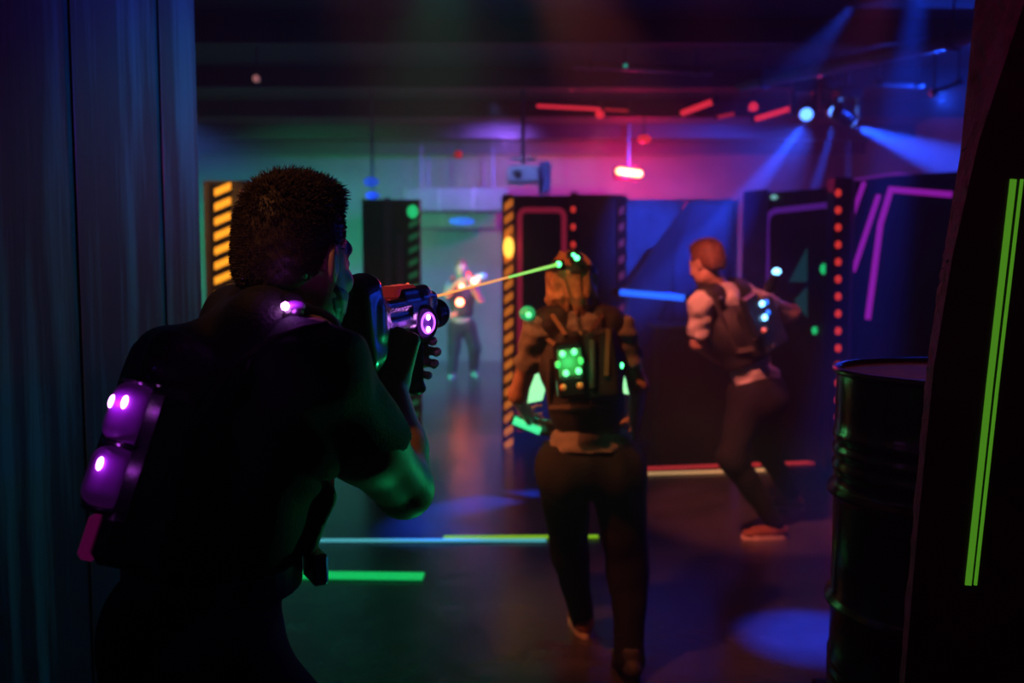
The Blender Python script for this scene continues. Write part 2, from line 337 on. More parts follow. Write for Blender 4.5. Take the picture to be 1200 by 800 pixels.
# ------------------------------------------------------------------ implicit surfaces for bodies and cloth
class Field:
    def __init__(s, lo, hi, h):
        s.lo = V(lo); s.h = h; s.n = np.ceil((V(hi)-s.lo)/h).astype(int)+1
        s.ax = [np.float32(s.lo[i])+np.arange(s.n[i], dtype=np.float32)*np.float32(h) for i in range(3)]
        s.F = np.full(tuple(s.n), .5, np.float32)
    def loc(s, lo, hi):
        i0 = np.clip(np.floor((V(lo)-s.lo)/s.h).astype(int), 0, s.n); i1 = np.clip(np.ceil((V(hi)-s.lo)/s.h).astype(int)+1, 0, s.n)
        sl = tuple(slice(a, b) for a, b in zip(i0, i1))
        return sl, s.ax[0][sl[0]][:, None, None], s.ax[1][sl[1]][None, :, None], s.ax[2][sl[2]][None, None, :]
    def put(s, sl, d, k, op='add'):
        A = s.F[sl]
        if A.size == 0: return
        if op == 'sub': d = -d; A2, d2 = -A, -d
        else: A2, d2 = A, d
        if k <= 0: R = np.minimum(A2, d2)
        else:
            t = np.clip(.5+.5*(A2-d2)/k, 0, 1); R = A2*(1-t)+d2*t-k*t*(1-t)
        s.F[sl] = -R if op == 'sub' else R
    def cap(s, a, b, ra, rb=None, k=.03, op='add', cut=None):
        rb = ra if rb is None else rb; a, b = V(a), V(b); p = max(ra, rb)+k+4*s.h
        sl, X, Y, Z = s.loc(np.minimum(a, b)-p, np.maximum(a, b)+p)
        ab = b-a; L2 = max(float(ab@ab), 1e-9)
        t = np.clip(((X-a[0])*ab[0]+(Y-a[1])*ab[1]+(Z-a[2])*ab[2])/L2, 0, 1)
        d = np.sqrt((X-a[0]-t*ab[0])**2+(Y-a[1]-t*ab[1])**2+(Z-a[2]-t*ab[2])**2)-(ra+(rb-ra)*t)
        if cut is not None:
            q, n = V(cut[0]), unit(cut[1]); d = np.maximum(d, (X-q[0])*n[0]+(Y-q[1])*n[1]+(Z-q[2])*n[2])
        s.put(sl, d.astype(np.float32), k, op); return s
    def ell(s, c, r, R=None, k=.03, op='add'):
        c = V(c); r = V(r); R = np.eye(3) if R is None else R; p = max(r)+k+4*s.h
        sl, X, Y, Z = s.loc(c-p, c+p); X = X-c[0]; Y = Y-c[1]; Z = Z-c[2]
        q = [X*R[0, i]+Y*R[1, i]+Z*R[2, i] for i in range(3)]
        k0 = np.sqrt(sum((q[i]/r[i])**2 for i in range(3))); k1 = np.sqrt(sum((q[i]/r[i]**2)**2 for i in range(3)))
        s.put(sl, (k0*(k0-1)/np.maximum(k1, 1e-6)).astype(np.float32), k, op); return s
    def rbox(s, c, half, R=None, rad=.01, k=.0, op='add'):
        c = V(c); hf = V(half)-rad; R = np.eye(3) if R is None else R; p = np.linalg.norm(V(half))+k+4*s.h
        sl, X, Y, Z = s.loc(c-p, c+p); X = X-c[0]; Y = Y-c[1]; Z = Z-c[2]
        q = [np.abs(X*R[0, i]+Y*R[1, i]+Z*R[2, i])-hf[i] for i in range(3)]
        d = np.sqrt(sum(np.maximum(x, 0)**2 for x in q))+np.minimum(np.maximum(np.maximum(q[0], q[1]), q[2]), 0)-rad
        s.put(sl, d.astype(np.float32), k, op); return s
    def cut(s, p, n):
        p, n = V(p), unit(n); X, Y, Z = s.ax[0][:, None, None], s.ax[1][None, :, None], s.ax[2][None, None, :]
        s.F = np.maximum(s.F, ((X-p[0])*n[0]+(Y-p[1])*n[1]+(Z-p[2])*n[2]).astype(np.float32)); return s
    def fold(s, amp, dirs, seed=0):
        """cloth folds: a few wandering waves"""
        r = np.random.default_rng(seed); X, Y, Z = s.ax[0][:, None, None], s.ax[1][None, :, None], s.ax[2][None, None, :]
        for d, fq in dirs:
            d = unit(d); ph = r.uniform(0, 6, 3); e = unit(np.cross(d, V(.3, .5, .8)))
            s.F += np.float32(amp)*np.sin(fq*(X*d[0]+Y*d[1]+Z*d[2])+1.8*np.sin(fq*.35*(X*e[0]+Y*e[1]+Z*e[2])+ph[0])+ph[1]).astype(np.float32)
        return s
    def polys(s):
        F = s.F; S = F < 0
        F[[0, -1]] = np.maximum(F[[0, -1]], s.h); F[:, [0, -1]] = np.maximum(F[:, [0, -1]], s.h); F[:, :, [0, -1]] = np.maximum(F[:, :, [0, -1]], s.h); S = F < 0
        cnt = np.zeros(tuple(s.n-1), np.int8)
        nx, ny, nz = s.n
        for i in (0, 1):
            for j in (0, 1):
                for l in (0, 1): cnt += S[i:nx-1+i, j:ny-1+j, l:nz-1+l]
        act = (cnt > 0) & (cnt < 8); I = np.argwhere(act); idx = np.full(act.shape, -1, np.int32); idx[act] = np.arange(len(I))
        acc = np.zeros((len(I), 3)); num = np.zeros(len(I))
        cor = [V(i, j, l).astype(int) for i in (0, 1) for j in (0, 1) for l in (0, 1)]
        val = [F[tuple((I+c).T)] for c in cor]
        for a in range(8):
            for b in range(a+1, 8):
                if np.abs(cor[a]-cor[b]).sum() != 1: continue
                m = (val[a] < 0) != (val[b] < 0); t = np.where(m, val[a]/np.where(m, val[a]-val[b], 1), 0)
                acc += m[:, None]*(cor[a]+t[:, None]*(cor[b]-cor[a])); num += m
        P = s.lo+(I+acc/num[:, None])*s.h
        quads = []
        for ax in range(3):
            o1, o2 = (ax+1) % 3, (ax+2) % 3
            sl0 = [slice(None)]*3; sl1 = [slice(None)]*3; sl0[ax] = slice(0, -1); sl1[ax] = slice(1, None)
            A, B = S[tuple(sl0)], S[tuple(sl1)]; E = np.argwhere(A != B)
            E = E[(E[:, o1] > 0) & (E[:, o2] > 0) & (E[:, o1] < s.n[o1]-1) & (E[:, o2] < s.n[o2]-1)]
            d1 = np.zeros(3, int); d1[o1] = 1; d2 = np.zeros(3, int); d2[o2] = 1
            q = np.stack([idx[tuple((E-d1-d2).T)], idx[tuple((E-d2).T)], idx[tuple(E.T)], idx[tuple((E-d1).T)]], 1)
            fl = A[tuple(E.T)]; q[~fl] = q[~fl][:, ::-1]; quads.append(q)
        return P, np.concatenate(quads)
    def mesh(s, name, m):
        P, Q = s.polys()
        me = bpy.data.meshes.new(name); me.vertices.add(len(P)); me.vertices.foreach_set('co', P.ravel().astype(np.float32))
        me.loops.add(Q.size); me.loops.foreach_set('vertex_index', Q.ravel().astype(np.int32))
        me.polygons.add(len(Q)); me.polygons.foreach_set('loop_start', np.arange(0, Q.size, 4, dtype=np.int32))
        me.polygons.foreach_set('use_smooth', np.ones(len(Q), bool))
        me.update(calc_edges=True); me.validate(); me.materials.append(m); return me
    def build(s, name, m, parent=None): return link(name, s.mesh(name, m), parent)

def head(F, c, R, sc=1., k=.012):
    """a head with a face; c = centre between the ears, R columns right, forward, up"""
    P = lambda x, y, z: V(c)+R@(V(x, y, z)*sc)
    E = lambda x, y, z, r, kk=k, op='add', RR=None: F.ell(P(x, y, z), V(r)*sc, R if RR is None else RR, kk*sc, op)
    E(0, -.012, .038, (.076, .097, .088)); E(0, .035, -.03, (.064, .062, .085), .03); E(0, .062, -.088, (.034, .03, .026), .03)
    E(-.05, .02, -.065, (.016, .03, .03), .03); E(.05, .02, -.065, (.016, .03, .03), .03)
    E(0, .078, .03, (.056, .02, .02), .02)
    for sx in (-1, 1):
        E(sx*.032, .101, .008, (.016, .014, .011), .006, 'sub'); E(sx*.032, .086, .007, (.0125, .0125, .0125), .003)
        E(sx*.038, .075, -.025, (.022, .02, .02), .02)
        Re = R@np.array([[math.cos(.35*sx), -math.sin(.35*sx), 0], [math.sin(.35*sx), math.cos(.35*sx), 0], [0, 0, 1]])
        E(sx*.080, -.008, -.004, (.009, .020, .033), .006, 'add', Re); E(sx*.088, -.004, .0, (.006, .011, .021), .005, 'sub', Re)
    F.cap(P(0, .094, .012), P(0, .114, -.026), .008*sc, .012*sc, .012*sc)
    for sx in (-1, 1): E(sx*.012, .104, -.030, (.009, .011, .008), .008)
    E(0, .093, -.056, (.026, .011, .006), .006); E(0, .091, -.066, (.022, .011, .007), .005)
def hand(F, wr, d, n, side, curl=(.5, .7, .5), thumb=(.6, .55, .45), sc=1., k=.006):
    """wr wrist, d towards the fingers, n palm normal, side towards the thumb"""
    d = unit(d); n = unit(V(n)-d*np.dot(n, d)); s_ = unit(V(side)-d*np.dot(side, d)-n*np.dot(side, n)); wr = V(wr)
    Ls = (.072, .080, .074, .058); r = .0088*sc
    for i, L in enumerate(Ls):
        o = (.031-.0205*i)*sc; kn = wr+d*(.088-.004*abs(i-1))*sc+s_*o
        F.cap(wr+d*.01*sc+s_*o*.55, kn, .0165*sc, .0125*sc, .014*sc)
        a = 0; p = kn; rr = r*(1 if i < 3 else .88)
        for j, fr in enumerate((.45, .31, .24)):
            a += curl[j] if not hasattr(curl[0], '__len__') else curl[i][j]
            q = p+(d*math.cos(a)+n*math.sin(a))*L*fr*sc; F.cap(p, q, rr*(1.05-.1*j), rr*(.97-.1*j), .004*sc if j else .009*sc); p = q
    t0 = wr+d*.022*sc+s_*.024*sc+n*.008*sc; td = unit(d*thumb[0]+s_*thumb[1]+n*thumb[2]); t1 = t0+td*.042*sc
    td2 = unit(td+d*.5+n*.25); t2 = t1+td2*.032*sc; t3 = t2+unit(td2+n*.3)*.026*sc
    F.cap(t0, t1, .0155*sc, .0115*sc, .012*sc); F.cap(t1, t2, .0105*sc, .0098*sc, .005*sc); F.cap(t2, t3, .0098*sc, .0082*sc, .004*sc)
def torso(F, H, C, N, SL, SR, right, g=0., sc=1., k=.04, wide=1.):
    H, C, N, SL, SR = map(V, (H, C, N, SL, SR)); up = unit(N-H); r = unit(V(right)-up*np.dot(right, up)); R = np.stack([r, np.cross(up, r), up], 1)
    f = R[:, 1]; wst = H*.5+C*.5
    F.ell(H, V(.165*wide+g, .112+g, .12+g)*sc, R, k); F.ell(wst, V(.138+g, .1+g, .15+g)*sc, R, k); F.ell(C, V(.162+g, .118+g, .17+g)*sc, R, k)
    for S in (SL, SR): F.cap(S, (S+N)*.5+up*.005, (.062+g)*sc, (.056+g)*sc, k)
    F.cap((SL+SR)*.5-f*.02, N, (.075+g)*sc, (.06+g)*sc, k); return R
def limb(F, pts, rs, g=0., k=.025, cut=None):
    for i in range(len(pts)-1): F.cap(pts[i], pts[i+1], rs[i]+g, rs[i+1]+g, k, cut=cut if i == len(pts)-2 else None)
def shoe(parent, ank, d, mu, ms, pitch=0., h=.007, base=None):
    """ank: centre of the ankle; d: toe direction; pitch lifts the heel"""
    ank = V(ank); f = unit(V(d[0], d[1], 0)); f2 = f*math.cos(pitch)-V(0, 0, 1)*math.sin(pitch); R = frame(f2)
    P = lambda x, y, z: ank+R@V(x, y, z)
    F = Field(ank-.26, ank+.26, h)
    F.cap(P(0, -.01, 0), P(0, -.005, -.04), .043, .043, .02); F.ell(P(0, -.035, -.05), (.038, .05, .04), R, .02)
    F.ell(P(0, .06, -.058), (.045, .09, .036), R, .03); F.ell(P(0, .13, -.066), (.043, .06, .026), R, .02)
    F.cut(P(0, 0, -.078), -R[:, 2]); F.cut(P(0, 0, .03), R[:, 2])
    sh = F.build('shoe', mu, parent)
    out = []
    for k in range(22):
        t = 2*math.pi*k/22; c, s_ = math.cos(t), math.sin(t); y = .055+.138*s_; out.append(P((.05 if y > .06 else .044)*c*(1-.12*(s_ > .7)), y, -.074))
    MB().prism(out, -R[:, 2]*.024).build('sole', ms, sh); return sh

# ------------------------------------------------------------------ structure
def slab(name, x0, x1, y0, y1, z0, z1, m): return struct(MB().box(((x0+x1)/2, (y0+y1)/2, (z0+z1)/2), ((x1-x0)/2, (y1-y0)/2, (z1-z0)/2)).build(name, m))
CEIL = 3.45
slab('floor', -5.6, 5.6, -2.6, 15.6, -.1, 0, M['floor'])
slab('ceiling', -5.6, 5.6, -2.6, 15.6, CEIL, CEIL+.1, M['ceil'])
slab('wall_back', -5.6, 5.6, 15.4, 15.6, 0, CEIL, M['wall'])
slab('wall_front', -5.6, 5.6, -2.6, -2.4, 0, CEIL, M['wall'])
slab('wall_left', -5.6, -5.4, -2.4, 15.4, 0, CEIL, M['wall'])
slab('wall_right', 5.4, 5.6, -2.4, 15.4, 0, CEIL, M['wall'])

# ------------------------------------------------------------------ arena partitions
UP = V(0, 0, 1)
class Panel:
    """free-standing board; its front face runs from a to b (x, y) and looks to the camera side"""
    def __init__(s, name, label, a, b, z1, th, m, cat='partition', z0=0., poly=None):
        s.a, s.b = V(a[0], a[1], 0), V(b[0], b[1], 0); s.d = unit(s.b-s.a); n = V(-s.d[1], s.d[0], 0)
        s.n = n if np.dot(n, -(s.a+s.b)) > 0 else -n
        s.root = thing(name, label, cat, (s.a+s.b)/2)
        if poly is None: poly = [s.a+UP*z0, s.b+UP*z0, s.b+UP*z1, s.a+UP*z1]
        else: poly = [s.on(*q) for q in poly]
        s.board = MB().prism(poly, -s.n*th).build('board', m, s.root)
    def on(s, px, py): return on_plane(px, py, s.a, s.n)
    def tape(s, pts, wd, m, name='tape', th=.006):
        return MB().ribbon([s.on(*p) for p in pts], s.n, wd, th).build(name, m, s.root)
    def post(s, px0, px1, z1, m, th=.03, name='edge_strip', z0=0.):
        p, q = s.on(px0, 400), s.on(px1, 400); p[2] = q[2] = z0
        return MB().prism([p, q, q+UP*(z1-z0), p+UP*(z1-z0)], s.n*th).build(name, m, s.root)
    def marks(s, name, px, ys, me_fn, off):
        """one shared mesh put at each height of a strip"""
        me = None; out = []
        for i, y in enumerate(ys):
            p = s.on(px, y)+s.n*off
            if me is None: me = me_fn(s)
            out.append(link(name, me, s.root, p))
        return out
def stripe_mesh(wd, ht, rise, m):
    def fn(s):
        d = s.d if s.d[0] > 0 else -s.d
        q = [-d*wd/2-UP*(ht/2+rise/2), d*wd/2-UP*(ht/2-rise/2), d*wd/2+UP*(ht/2+rise/2), -d*wd/2+UP*(ht/2-rise/2)]
        return MB().prism(q, s.n*.004).mesh('stripe', m)
    return fn
def led_mesh(r, m, tall=1.):
    def fn(s): return MB().ball((0, 0, 0), (r, r*.6, r*tall), 10).mesh('led', m, True)
    return fn
def xy(px, Y): p = at(px, 400, Y); return (p[0], Y)

# A: left panel with the orange hazard tape
pa = Panel('hazard_panel', 'grey partition with glowing orange hazard stripes, left of the aiming man\'s head', xy(243, 6.9), xy(296, 6.9), 2.19, .5, M['plygrey'])
pa.post(250, 274, 2.17, M['ply'], .02, 'tape_backing')
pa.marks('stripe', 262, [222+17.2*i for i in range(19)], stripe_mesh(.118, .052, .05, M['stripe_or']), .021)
MB().tube(pa.on(285, 222)+pa.n*.03, on_floor(285, 562)+V(0, .0, .0)+pa.n*.03, .02).build('corner_rod', mat('pale_rod', (.6, .4, .38), .4, var=.2), pa.root, True)

# B: dark panel with pale uprights and green-lit tape
pb = Panel('dark_panel', 'dark partition with two pale uprights and green-lit tape, behind the man\'s weapon', xy(426, 8.6), xy(493, 8.6), 2.17, .12, M['ply'])
for px, y0, y1 in ((455, 232, 380), (470, 274, 500)):
    a, b = pb.on(px, y0), pb.on(px, y1); MB().box((a+b)/2+pb.n*.012, (.03, .012, abs(a[2]-b[2])/2)).build('upright', mat('pale_wood_strip', (.33, .26, .27), .6, var=.2), pb.root)
pb.post(478, 492, 2.15, M['case'], .015, 'tape_backing')
pb.marks('stripe', 485, [262+15*i for i in range(16)], stripe_mesh(.085, .05, .04, M['stripe_green']), .016)
MB().ball(pb.on(484, 248)+pb.n*.03, (.05, .03, .06), 12).build('lamp', glow('green_marker_lamp', (.02, 1, .3), .55), pb.root, True)

# D: the middle partition, two boards between lit posts
pd = Panel('framed_panel', 'dark partition framed in red tape behind the woman, with an orange-lit edge post', xy(588, 8.1), xy(667, 8.1), 2.17, .1, M['ply'])
pd.post(590, 602, 2.18, mat('post_painted_warm_light', (.6, .35, .2), .5, var=.3), .03, 'edge_post')  # orange light on post and stripes put into their colour and glow
pd.marks('stripe', 596, [240+15.5*i for i in range(19)], stripe_mesh(.07, .06, .05, glow('amber_tape_painted_light', (1, .25, .03), .5)), .032)
MB().ball(pd.on(596, 290)+pd.n*.06, (.045, .035, .09), 12).build('lamp', glow('amber_marker_lamp', (1, .5, .06), 2.2), pd.root, True)
def rr(x0, x1, y0, y1, r, open_=True):
    p = [(x0, y1), (x0, y0+r)]+[(x0+r-r*math.cos(t), y0+r-r*math.sin(t)) for t in np.linspace(.25, 1.32, 5)]+[(x0+r, y0), (x1-r, y0)]+[(x1-r+r*math.sin(t), y0+r-r*math.cos(t)) for t in np.linspace(.25, 1.32, 5)]+[(x1, y0+r), (x1, y1)]
    return p
pd.tape(rr(609, 661, 246, 505, 8), .045, M['tape_red'])
pd2 = Panel('plain_panel', 'narrow plain dark partition with red light dots, right of the red-taped one', xy(669, 8.12), xy(732, 8.12), 2.18, .1, M['ply'])
pd2.post(667, 676, 2.2, M['case'], .025, 'edge_post')
pd2.marks('led', 671.5, [245.5+20.5*i for i in range(13)], led_mesh(.022, M['led_red'], 1.25), .025)
pd2.post(723, 733, 2.16, M['case'], .02, 'edge_post')
pd2.marks('stripe', 728, [247+19*i for i in range(13)], stripe_mesh(.045, .06, .03, M['stripe_dull']), .021)

# E: blue-lit wall, and a dark board in front, slant cut to give the diagonal shadow
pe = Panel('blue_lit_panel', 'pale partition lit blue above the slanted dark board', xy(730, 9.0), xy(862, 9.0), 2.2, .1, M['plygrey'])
pf = Panel('shadow_edge_board', 'black partition with a slanted upper edge, left of the running man\'s head', xy(733, 8.2), xy(857, 8.2), 2.17, .08, M['ply'],
           poly=[(735, 517), (857, 517), (857, 232), (806, 236), (735, 336)])
pf2 = MB().prism([pf.on(790, 300)+pf.n*.002, pf.on(790, 517)+pf.n*.002, pf.on(851, 517)+pf.n*.002, pf.on(851, 240)+pf.n*.002, pf.on(812, 240)+pf.n*.002], pf.n*.02).build('facing_sheet', mat('dull_purple_board', (.07, .055, .075), .6, var=.3), pf.root)
low = Panel('low_barrier', 'low dark barrier box behind the running man\'s knees', xy(772, 7.7), xy(862, 7.7), 1.06, .35, M['ply'])
MB().rbox((low.a+low.b)/2-low.n*.175+UP*1.075, (.35, .2, .018), frame(low.n), .008).build('cap_board', M['plygrey'], low.root)
# blue tube
t0, t1 = at(724, 342, 7.75), at(808, 349.5, 7.35)
bt = thing('light_tube', 'glowing blue light tube slung level left of the running man', 'light tube', (t0+t1)/2)
MB().tube(t0, t1, .024, n=12).build('tube', M['tube_blue'], bt, True)
for p, q in ((t0, t1), (t1, t0)):
    MB().tube(p-unit(q-p)*.03, p+unit(q-p)*.03, .03).build('end_cap', M['case'], bt, True)
    MB().tube(p+unit(q-p)*(.0 if q is t1 else .05), V(p[0], 8.118 if q is t1 else 8.178, p[2]), .012).build('bracket', M['metal'], bt, True)

# F: boxed partition with the magenta outline
pg = Panel('boxed_panel', 'dark blue partition outlined in violet tape, right of the running man', xy(897, 7.8), xy(974, 7.25), 2.17, .35, M['ply'])
pg.tape([(899, 470), (899, 262), (901, 252), (908, 247), (972, 240)], .045, glow('violet_fluorescent_tape', (.22, .03, .6), .25, (.3, .06, .6)))
e = pg.a+UP*0
MB().prism([e, e+V(-.13, .28, 0), e+V(-.13, .28, 2.2), e+UP*2.2], V(-.012, -.006, 0)).build('side_board', mat('dull_violet_board', (.2, .1, .22), .6, var=.3), pg.root)
MB().ball(pg.on(909, 231)+pg.n*.02, (.03, .03, .02), 10).build('lamp', glow('pale_marker_lamp', (.3, .8, .8), .5), pg.root, True)
for px, y, r in ((967, 315, .03), (956, 387, .022)):
    MB().ball(pg.on(px, y)+pg.n*.015, (r, .02, r*1.4), 10).build('lamp', glow('green_marker_lamp', (.02, 1, .3), .55), pg.root, True)
tri = glow('teal_paint', (.01, .2, .22), .12, (.05, .35, .36))
MB().prism([pg.on(925, 330), pg.on(946, 330), pg.on(946, 290)], pg.n*.004).build('painted_triangle', tri, pg.root)
MB().prism([pg.on(931, 352), pg.on(946, 372), pg.on(946, 336)], pg.n*.004).build('painted_triangle', tri, pg.root)

# G/H: post with red dots and the near right-hand panel
ph = Panel('taped_panel', 'large dark partition with bent magenta tape lines, behind the steel drum', xy(996, 7.06), xy(1190, 6.25), 2.22, .12, M['ply'])
ph.tape([(1116, 228), (1044, 222), (1032, 262), (1017, 374)], .042, M['tape_mag'])
ph.tape([(1030, 228), (1000, 318)], .036, M['tape_mag'])
ph.tape([(1013, 213), (997, 258)], .034, M['tape_mag'])
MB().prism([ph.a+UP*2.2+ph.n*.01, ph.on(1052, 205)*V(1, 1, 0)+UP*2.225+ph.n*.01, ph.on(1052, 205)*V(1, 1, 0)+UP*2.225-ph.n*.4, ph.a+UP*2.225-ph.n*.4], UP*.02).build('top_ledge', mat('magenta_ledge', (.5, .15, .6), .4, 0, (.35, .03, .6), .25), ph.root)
pp = Panel('dotted_post', 'tall dark post with a column of red light dots, left of the steel drum', xy(973, 7.0), xy(993, 7.0), 2.22, .16, M['ply'])
pp.marks('led', 982, [226+20.2*i for i in range(16)], led_mesh(.024, M['led_red'], 1.2), .004)
MB().prism([pp.on(988.5, 560)*V(1, 1, 0), pp.on(992, 560)*V(1, 1, 0), pp.on(992, 560)*V(1, 1, 0)+UP*2.2, pp.on(988.5, 560)*V(1, 1, 0)+UP*2.2], pp.n*.012).build('edge_trim', mat('violet_trim', (.3, .15, .35), .5, var=.2), pp.root)

# far bulkhead and duct under the back ceiling
def duct(c, half, label, m):
    t = thing('air_duct', label, 'duct', c); MB().rbox(c, half).build('body', m, t)
    for sx in (-.7, .7): MB().tube(V(c)+V(half[0]*sx, 0, half[2]*.9), V(c[0]+half[0]*sx, c[1], CEIL), .012, n=6).build('hanger', M['metal'], t)
    for sx in (-.33, .33): MB().box(V(c)+V(half[0]*sx, 0, 0), (.012, half[1]+.008, half[2]+.008)).build('seam_band', M['pipe'], t)
    return t
duct(at(536, 235, 14), (.75, .3, .16), 'long pale air duct lit violet above the far player', M['wall'])
bh2 = duct(at(535, 258, 14.8), (.62, .25, .13), 'lower pale bulkhead lit blue directly above the far player', M['wall'])
q = at(541, 259, 14.54); MB().ball(q, (.2, .03, .06), 12).build('lamp', M['tube_bluedim'], bh2, True)

# ------------------------------------------------------------------ near left partition
NLP = Panel('streaked_partition', 'tall paint-streaked dark partition at the left edge, behind the aiming man', (-1.13, .2), (-.945, 2.86), 2.75, .09, M['streak'])
for t in (.735, .905):
    p = NLP.a+(NLP.b-NLP.a)*t
    MB().prism([p, p+NLP.d*.006, p+NLP.d*.006+UP*2.74, p+UP*2.74], NLP.n*.004).build('board_joint', M['case'], NLP.root)

# ------------------------------------------------------------------ near right leaning slab with the green tape
Lb = [(1149, -60), (1126, 180), (1103, 320), (1087, 430), (1070, 620), (1053, 830)]
Lf = [(1222, -60), (1148, 165), (1117, 300), (1095, 430), (1076, 620), (1058, 830)]
back = [at(x, y, 1.62) for x, y in Lb]; front = [at(x, y, 1.48) for x, y in Lf]
def extend(P):
    p = P[-1]+(P[-1]-P[-2])/(P[-2][2]-P[-1][2])*P[-1][2]; p[2] = 0; return P+[p]
back, front = extend(back), extend(front)
XR = 1.35
n = len(back); vs = []
for p in back: vs.append(p)
for p in front: vs.append(p)
for p in back: vs.append(V(XR, 1.62, p[2]))
for p in front: vs.append(V(XR, 1.48, p[2]))
fr = []; sd = []
for i in range(n-1):
    sd.append((i, i+1, n+i+1, n+i)); fr += [(n+i, n+i+1, 3*n+i+1, 3*n+i), (2*n+i, 2*n+i+1, i+1, i), (3*n+i, 3*n+i+1, 2*n+i+1, 2*n+i)]
fr += [(0, n, 3*n, 2*n), (n-1, 3*n-1, 4*n-1, 2*n-1)]
rs = thing('slanted_partition', 'black slanted partition with a rough edge and green stripe, right edge', 'partition', (1.0, 1.55, 0))
b_ = MB(); b_.raw(vs, fr); b_.build('board', M['ply'], rs)
b_ = MB()
for f in sd:                                                     # chipped edge: subdivided and roughened
    A, B, Cc, D = [vs[i] for i in f]; N1, N2 = 16, 7
    g = [[(A*(1-u)+B*u)*(1-v_)+(D*(1-u)+Cc*u)*v_ + (V(-1, -.4, 0)*random.uniform(0, .007) if 0 < j < N2 else V(-1, 0, 0)*.001) for j, v_ in enumerate(np.linspace(0, 1, N2+1))] for u in np.linspace(0, 1, N1+1)]
    vv = [p for row in g for p in row]
    b_.raw(vv, [(i*(N2+1)+j, (i+1)*(N2+1)+j, (i+1)*(N2+1)+j+1, i*(N2+1)+j+1) for i in range(N1) for j in range(N2)])
b_.build('rough_edge', M['edge'], rs)
fpl = lambda x, y: on_plane(x, y, (0, 1.48, 0), (0, -1, 0))
for (xa, xb, wd) in ((1187, 1134, .0095), (1197, 1142.5, .0042)):
    MB().ribbon([fpl(xa, 210), fpl((xa+xb)/2-1.5, 452), fpl(xb, 685)], (0, -1, 0), wd, .003).build('glow_tape', M['tape_green'], rs)

# ------------------------------------------------------------------ steel drum on a crate
DX, DY, DZ = (1134-600)/1100*2.24, 2.24, .45
ct = thing('crate', 'plain wooden crate under the black steel drum', 'crate', (DX, DY, 0))
for z in (.0375, .1125, .1875, .2625, .3375, .4125):
    for sx, sy in ((1, 0), (-1, 0), (0, 1), (0, -1)):
        MB().rbox((DX+sx*.25, DY+sy*.25, z), (.012 if sx else .262, .012 if sy else .238, .034), None, .004).build('slat', M['crate'], ct)
MB().box((DX, DY, .441), (.236, .236, .009)).build('lid', M['crate'], ct)
dr = thing('steel_drum', 'glossy black steel drum with two rolling hoops, beside the slanted partition', 'drum', (DX, DY, DZ))
R0 = .292; prof = [(R0+.006, 0), (R0+.009, .006), (R0+.006, .016), (R0-.002, .022)]
def hoop(z): return [(R0, z-.022), (R0+.006, z-.014), (R0+.015, z-.004), (R0+.015, z+.004), (R0+.006, z+.014), (R0, z+.022)]
def rib(z): return [(R0, z-.014), (R0+.005, z-.006), (R0+.005, z+.006), (R0, z+.014)]
for z in (.08, .115, .15): prof += rib(z)
prof += hoop(.30)
prof += hoop(.575)
for z in (.635, .675, .715): prof += rib(z)
prof += [(R0, .76), (R0-.001, .862)]
MB().lathe(prof, (DX, DY, DZ), (0, 0, 1), 64).build('shell', M['drum'], dr, True)
MB().torus((DX, DY, DZ+.872), (0, 0, 1), R0+.002, .0085, 64, 10).build('rim', M['drum'], dr, True)
lid = MB().lathe([(.02, 0), (R0-.05, 0), (R0-.045, .004), (R0-.012, .004), (R0-.002, .012)], (DX, DY, DZ+.853), (0, 0, 1), 64).build('lid', M['drumtop'], dr, True)
for a in (.9, 3.9): MB().lathe([(.028, 0), (.028, .008), (.02, .011), (.001, .011)], (DX+.2*math.cos(a), DY+.2*math.sin(a), DZ+.857), (0, 0, 1), 16).build('bung', M['metal'], lid, True)

# ------------------------------------------------------------------ ceiling: joists, pipes, fixtures
for i, y in enumerate((7.4, 9.2, 11.0, 12.8, 14.6)):
    o = struct(MB().box((0, y, CEIL-.09), (5.4, .06, .09)).build('trim_%d' % (i+1), M['ceil']))
def pipe(a, b, r, label, m=None):
    t = thing('ceiling_pipe', label, 'pipe', (V(a)+V(b))/2); MB().tube(a, b, r, n=14).build('pipe', m or M['pipe'], t, True)
    for k in (.12, .88):
        p = V(a)*(1-k)+V(b)*k; d = unit(V(b)-V(a)); MB().tube(p-d*.02, p+d*.02, r*1.35, n=14).build('collar', M['metal'], t, True)
        MB().tube(p, V(p[0], p[1], CEIL), .008, n=6).build('hanger', M['metal'], t)
    return t
pipe(at(672, 76, 7.9), at(835, 84, 7.9), .03, 'thin blue-lit conduit across the upper middle of the ceiling')
pipe(at(868, 100, 8.6), at(1160, 38, 6.7), .06, 'wide pipe lit blue rising to the upper right corner')
pipe(at(1024, 98, 8.0), at(1082, 100, 8.0), .025, 'short level conduit lit blue beside the wide pipe')
pipe(at(1090, 110, 7.6), at(1128, 96, 7.6), .025, 'short tilted conduit by the slanted partition\'s upper edge')
pipe(at(240, 60, 9.5), at(600, 80, 10.5), .05, 'long dim pipe over the green haze at upper left')
pipe(at(640, 108, 11.5), at(705, 85, 9.6), .025, 'slim dim conduit behind the longest red-lit pipe')
def red_lit_pipe(a, b, r, m, label):  # ceiling pipes; the red light on them is put in as emission
    t = thing('red_lit_pipe', label, 'light', (V(a)+V(b))/2, 'red-lit pipes under the ceiling'); d = unit(V(b)-V(a)); MB().tube(a, b, r, n=10).build('tube', m, t, True)
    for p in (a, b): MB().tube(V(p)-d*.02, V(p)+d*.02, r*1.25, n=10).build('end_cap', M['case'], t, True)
    for p in (a, b): MB().tube(V(p), V(p[0], p[1], CEIL), .006, n=6).build('hanger', M['metal'], t)
